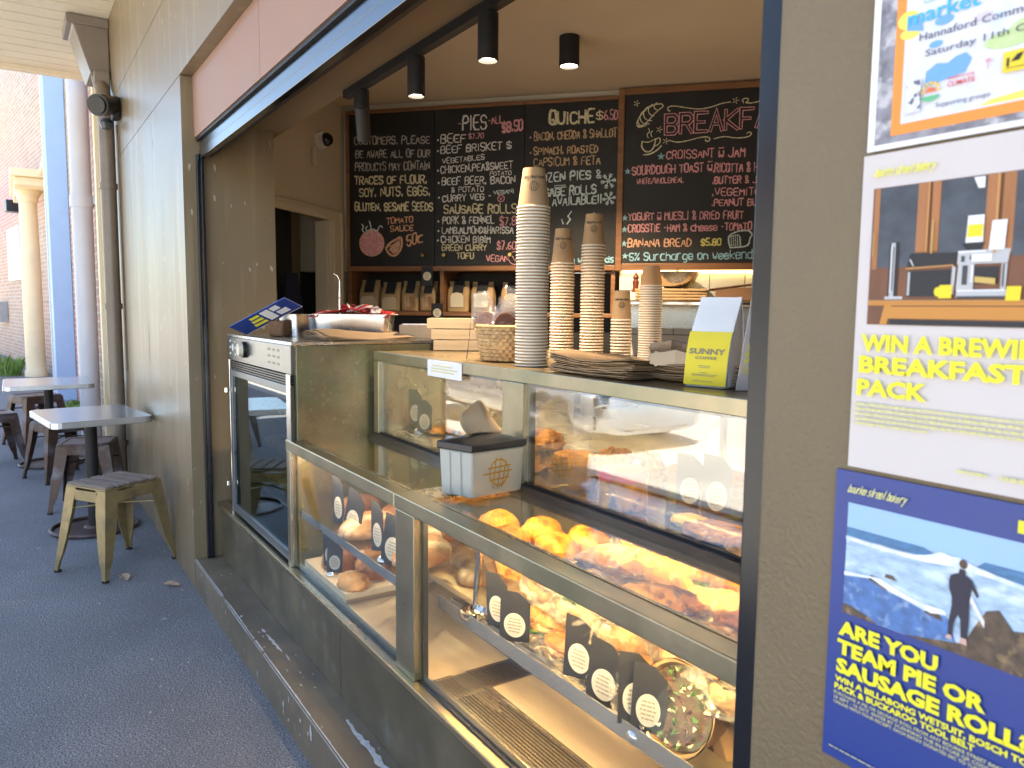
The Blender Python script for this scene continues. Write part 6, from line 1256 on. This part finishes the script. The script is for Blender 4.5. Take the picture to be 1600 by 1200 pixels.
# kraft cake boxes
for i,(dx,dz) in enumerate(((.012,0),(.004,.041),(-.012,.082))):
    c=V(-2.60,.745,ZT)+V(.546,.838,0)*dx; t=thing('kraft_box',('lowest','middle','top')[i]+' kraft cake box in the stack of three left of the cane basket','box',c+V(0,0,dz),'kraft cake boxes stacked on the counter')
    mb=MB(); mb.obox(c+V(0,0,dz+.0195),V(.546,.838,0)*.088,V(-.838,.546,0)*.075,V(0,0,.0192)); mb.build('box_body',M['kraftlight'],t,bevel=.0015)
    mb=MB(); q=c+V(.838,-.546,0)*.0752+V(0,0,dz); mb.obox(q+V(0,0,.0285),V(.546,.838,0)*.0875,V(.838,-.546,0)*.0004,V(0,0,.010)); mb.build('lid_flap',M['kraftlight'],t)
# white coffee bag
cb=thing('coffee_bag','white coffee bag with yellow label reading sunny coffee beside the black window post','coffee bag',(-1.125,.552,ZT)); cbc=V(-1.125,.552,ZT)
fx=V(.97,.24,0).normalized(); fy=V(-.24,.97,0)  # fx along the front face, -fy faces the street and camera
secs=[(0,.050,.028),(.004,.053,.032),(.06,.0535,.034),(.10,.053,.031),(.135,.052,.020),(.165,.0515,.008),(.178,.0515,.0028),(.188,.051,.002)]; n=32; vs=[]
def bagp(a,z):
    for i in range(len(secs)-1):
        if secs[i][0]<=z<=secs[i+1][0]:
            t=(z-secs[i][0])/(secs[i+1][0]-secs[i][0]); return secs[i][1]+(secs[i+1][1]-secs[i][1])*t, secs[i][2]+(secs[i+1][2]-secs[i][2])*t
    return secs[-1][1:]
def lean(z): return fx*(.07*z)+fy*(.03*z)
for z,w,dd in secs:
    for i in range(n):
        a=2*PI*i/n; c_,s_=math.cos(a),math.sin(a); e=.28; x=w*math.copysign(abs(c_)**e,c_); y=dd*math.copysign(abs(s_)**e,s_)
        if abs(c_)>.8 and z>.05: x*=.9  # gusset tucked in
        vs.append(cbc+lean(z)+fx*x+fy*y+V(0,0,z+.0015*mnoise.noise(V(x*60,y*60,z*40))))
mb=MB(); mb.add(vs,[(k*n+i,k*n+(i+1)%n,(k+1)*n+(i+1)%n,(k+1)*n+i) for k in range(len(secs)-1) for i in range(n)]+[tuple(range(n)),tuple((len(secs)-1)*n+i for i in range(n))]); mb.build('bag',M['whitebag'],cb,smooth=True)
def fp(a,z,d=.0008): w,dd=bagp(0,z); return cbc+lean(z)+fx*a-fy*(dd+d)+V(0,0,z)
mb=MB(); mb.grid(lambda u,v: fp((u-.5)*.097,.004+.112*v,.0012),6,12); lb=mb.build('yellow_label',M['yellowlabel'],cb,smooth=True)
mb=MB()
def lab(s,a0,z,h,w,off=.03):
    m2=MB(); print_text(m2,s,(0,0,0),(1,0,0),(0,1,0),h,w,off); mb.add([fp(a0+v[0],z+v[1],.0020) for v in m2.v],m2.f)
lab('SUNNY',-.042,.0695,.0115,.0840,.04); lab('COFFEE',-.026,.0585,.0060,.0500,.025); mb.build('label_text',M['greytext'],lb)
mb=MB()
for z,x0,x1 in ((.044,-.018,.012),(.0405,-.015,.010),(.030,-.012,.006),(.026,-.030,.028),(.0235,-.030,.024),(.012,-.028,.020)): mb.add([fp(x0,z),fp(x1,z),fp(x1,z+.0012),fp(x0,z+.0012)],[(0,1,2,3)])
mb.v=[tuple(Vector(v)-fy*.0014) for v in mb.v]; mb.build('label_line',M['greytext'],lb)
# tent card with the prize poster, half behind the window post
tc=thing('counter_card','pale counter card with yellow prize lettering between coffee bag and black window post','counter card',(-.99,.56,ZT)); o=V(-1.040,.530,ZT); ux=V(.55,.83,0).normalized(); up=V(.10,.08,1).normalized(); nz=ux.cross(up).normalized()
mb=MB(); mb.prism([o,o+ux*.15,o+ux*.15+up*.212,o+up*.212],-nz*.003); mb.build('card',M['posterbeige'],tc)
mb=MB(); mb.prism([o+ux*.009+up*.10+nz*.0003,o+ux*.14+up*.10+nz*.0003,o+ux*.14+up*.188+nz*.0003,o+ux*.009+up*.188+nz*.0003],nz*.0002); mb.build('card_photo',mat('dark_photo_print',(.14,.05,.03),.4,var=.4,vs=40),tc)
mb=MB()
for s,z,w in (('WIN A BREWING',.084,.125),('BREAKFAST',.069,.108),('PACK',.054,.05)): print_text(mb,s,o+ux*.007+up*z+nz*.0006,ux,up,.0112,w,.028)
for z in (.047,.043,.039,.035): mb.prism([o+ux*.006+up*z+nz*.0006,o+ux*.12+up*z+nz*.0006,o+ux*.12+up*(z+.0016)+nz*.0006,o+ux*.006+up*(z+.0016)+nz*.0006],nz*.0001)
mb.build('card_text',M['pyellow'],tc)
# paper notice taped to the upper case
nt_=thing('taped_notice','small white notice with faint yellow lines taped to the upper case below the kraft boxes','notice',(-2.10,.422,1.15)); mb=MB(); mb.box((-2.195,.4215,1.145),(-1.975,.4240,1.196)); mb.build('sheet',M['paper'],nt_)
mb=MB()
for k,(a,b_) in enumerate(((-2.17,-2.02),(-2.17,-2.0),(-2.16,-2.03))): mb.box((a,.4209,1.160+k*.009),(b_,.4214,1.164+k*.009))
mb.build('faint_line',M['pyellowfaint'],nt_)
# napkin dispenser on the counter glass
nd=thing('napkin_box','frosted napkin box with black lid and yellow globe mark on the counter glass','napkin box',(-1.69,.30,.8865)); A=V(-1.615,.250,.8865); ex=V(-.107,-.037,0).normalized(); ey=V(-.021,.178,0).normalized()
w,l,h=.112,.172,.118
def nb(a,b,c,k=1): q=1+.03*(c/h)-.03; return A+ex*(a)+ey*(b)+V(0,0,c)
mb=MB(); vs=[nb(*p) for p in ((.004,.004,0),(w-.004,.004,0),(w-.004,l-.004,0),(.004,l-.004,0),(0,0,h),(w,0,h),(w,l,h),(0,l,h))]; mb.add(vs,[(3,2,1,0),(4,5,6,7),(0,1,5,4),(1,2,6,5),(2,3,7,6),(3,0,4,7)]); mb.build('frosted_body',M['plastic'],nd,bevel=.006,seg=3)
mb=MB(); 
for a0 in (.035,.072): mb.add([nb(a0,-.0006,.006),nb(a0+.003,-.0006,.006),nb(a0+.003,-.0018,h-.004),nb(a0,-.0018,h-.004)],[(0,1,2,3)])
mb.build('moulded_rib',M['plastic'],nd,solid=.001)
lid=MB(); e=.004; pr=[]
lid.prism([nb(-e,-e,h),nb(w+e,-e,h),nb(w+e,l+e,h),nb(-e,l+e,h)],(0,0,.019)); lo=lid.build('lid',M['black'],nd,bevel=.003)
mb=MB(); mb.grid(lambda u,v: nb(w*u, l*v, h+.0192+.016*math.sin(PI*u)**.8*math.sin(PI*v)**.6),14,18); mb.build('lid_dome',M['black'],lo,smooth=True)
mb=MB(); mb.add([nb(w*.5+.010*math.cos(a*PI/10),l*.45+.050*math.sin(a*PI/10),h+.0365) for a in range(20)],[tuple(range(20))]); mb.build('slot',M['blackmatt'],lo)
mb=MB(); f=lambda a,b: A+ey*(l*.5+a)+V(0,0,h*.50+b)-ex*.0011; globe(mb,f,.033,.0042,-ex); mb.build('globe_mark',mat('gold_ink',(.52,.29,.03),.45,var=.1),nd)
mb=MB(); mb.grid(lambda u,v: nb(w*.5+.02*(v-.3)+.010*math.sin(u*4+v*3)+.012*math.sin(v*2.6), l*(.20+.62*u*(1-.15*v)+.05*v), h+.032+ (.060+.022*math.sin(PI*u*.9+.3))*v*(1-.08*math.cos(u*7))),16,10)
tag(mb.build('napkin',M['kraftlight'],loc=nb(w*.5,l*.45,h+.03),smooth=True,solid=.0006),'brown paper napkin standing up out of the napkin box','napkin')
# things on the warming cabinet
OZ=1.2355
def pan(name,label,c,lx,ly,h,rz,fill=None):
    c=Vector(c); t=thing(name,label,'steel pan',c,None); m=Matrix.Rotation(rz,3,'Z'); mb=MB()
    def ring(k,z):
        r=.025; p=[]
        for sx,sy,a0 in ((1,1,0),(-1,1,90),(-1,-1,180),(1,-1,270)):
            for q in range(4): a=R(a0+30*q); p.append(c+m@V(sx*(lx-r)*k+math.cos(a)*r,sy*(ly-r)*k+math.sin(a)*r,0)+V(0,0,z))
        return p
    rs=[ring(.90,.0),ring(.92,.004),ring(1.0,h),ring(1.06,h+.001),ring(1.06,h+.003),ring(.99,h+.002),ring(.91,.006)]; n=16
    mb.add([p for r in rs for p in r],[(k*n+i,k*n+(i+1)%n,(k+1)*n+(i+1)%n,(k+1)*n+i) for k in range(len(rs)-1) for i in range(n)]+[tuple(range(n)),tuple((len(rs)-1)*n+i for i in range(n))]); mb.build('pan',M['steel'],t,smooth=True); return t
pan('sauce_pan_insert','small deep steel pan beside the blue leaning card on the warming cabinet',(-3.18,.33,OZ),.070,.075,.090,.2)
pan('gastro_pan','long steel pan of red sauce packets on the warming cabinet',(-3.06,.52,OZ),.075,.16,.092,-.60)
PG='red and white sauce packets heaped in the steel pan'
for i in range(30):
    m=Matrix.Rotation(-.60,3,'Z'); p=m@V(rng.uniform(-.062,.062),rng.uniform(-.145,.145),0); c=V(-3.06+p.x,.52+p.y,OZ+.086+rng.uniform(0,.022)+(.016 if abs(p.y)<.06 else 0))
    a=rng.uniform(0,6); q=V(math.cos(a),math.sin(a),rng.uniform(-.5,.5)).normalized(); s=q.cross(V(rng.uniform(-.4,.4),rng.uniform(-.4,.4),1)).normalized(); nn=q.cross(s)
    mb=MB(); mb.grid(lambda u,v: c+q*(.034*(u-.5)*2)+s*(.020*(v-.5)*2)+nn*(.006*math.sin(PI*u)*math.sin(PI*v)+.004*math.sin(u*5+i)),7,5); 
    tag(mb.build('sauce_packet',M['redpack'] if i%4 else mat('white_packet',(.70,.60,.58),.3),loc=c,smooth=True,solid=.002),'red sauce packet heaped in the long steel pan' if i%4 else 'white backed sauce packet heaped in the long steel pan','sauce packet',PG)
t=thing('blue_leaflet','blue leaflet with yellow and white print propped at an angle on the warming cabinet','leaflet',(-3.45,.20,OZ)); o=V(-3.475,.150,OZ+.001); ux=V(.30,.75,.30).normalized(); up=V(-.55,.10,.62).normalized(); up=(up-ux*up.dot(ux)).normalized(); nz=ux.cross(up)
o=V(-3.367,.152,OZ+.0025); e1=V(.32,.148,.127); e1n=e1.normalized(); L1=.36; up=V(.032,-.052,.032); up=(up-e1n*up.dot(e1n)).normalized(); nz=e1n.cross(up); nz=nz if nz.dot(V(3.37,-.84,.12))>0 else -nz
WL=.085
mb=MB(); mb.prism([o,o+e1n*L1,o+e1n*L1+up*WL,o+up*WL],-nz*.004); mb.build('sheet',M['posterblue'],t); 
mb=MB(); mb.prism([o-nz*.0005,o+e1n*L1-nz*.0005,o+e1n*L1-up*.003-nz*.0005,o-up*.003-nz*.0005],-nz*.003); mb.build('white_edge',M['paper'],t)
mb=MB()
def onleaf(mb,a0,a1,b0,b1): mb.prism([o+e1n*a0+up*b0+nz*.0003,o+e1n*a1+up*b0+nz*.0003,o+e1n*a1+up*b1+nz*.0003,o+e1n*a0+up*b1+nz*.0003],nz*.0002)
for k in range(3): onleaf(mb,.09+.012*k,.17,.014+.022*k,.028+.022*k)
mb.build('yellow_print',M['pyellow'],t)
mb=MB(); onleaf(mb,.185,.235,.010,.075); onleaf(mb,.25,.31,.012,.040); onleaf(mb,.245,.29,.048,.074); mb.build('white_print',M['paper'],t)
tag(MB().obox(V(-3.16,.235,OZ+.034),V(.04,.018,0),V(-.010,.022,0),V(0,0,.033)).build('leaflet_stand',M['cakedark'],loc=(-3.16,.235,OZ),bevel=.01),'dark block propping up the blue leaflet','stand')
t=thing('carving_fork','slim steel steak knife sharpener standing upright behind the pans','sharpener',(-3.02,.36,OZ)); t['label']='slim upright steel rod standing behind the small steel pan'; t['category']='steel rod'; t.name='steel_rod'
mb=MB(); q=V(-3.10,.47,OZ); mb.tube([q,q+V(0,0,.12),q+V(0,0,.16)],.006,n=10); mb.tube([q+V(0,0,.165),q+V(0,0,.19),q+V(0,0,.235)],[.0055,.004,.0025],n=10); mb.tube([q+V(0,0,.234),q+V(-.006,-.008,.255),q+V(-.016,-.02,.262)],.0015,n=6); mb.build('shaft',M['chrome'],t,smooth=True); MB().lathe([(0,-.006),(.009,0),(0,.006)],q+V(0,0,.163),12).build('collar',M['chrome'],t,smooth=True)
bagpile('small pile of kraft paper bags lying across the warming cabinet',-2.98,-2.72,.28,.62,OZ,.022,9,.0,.018,5)
t=thing('bag_box','kraft card box of bags with torn top edge at the rear of the warming cabinet','box',(-2.78,.70,OZ)); mb=MB(); mb.obox(V(-2.80,.70,OZ+.028),V(.546,.838,0)*.085,V(-.838,.546,0)*.03,V(0,0,.0275)); mb.build('card_box',M['kraftlight'],t,bevel=.001); mb=MB(); mb.obox(V(-2.80,.70,OZ+.0575),V(.546,.838,0)*.075,V(-.838,.546,0)*.024,V(0,0,.0018)); mb.build('torn_edge',M['paper'],t)
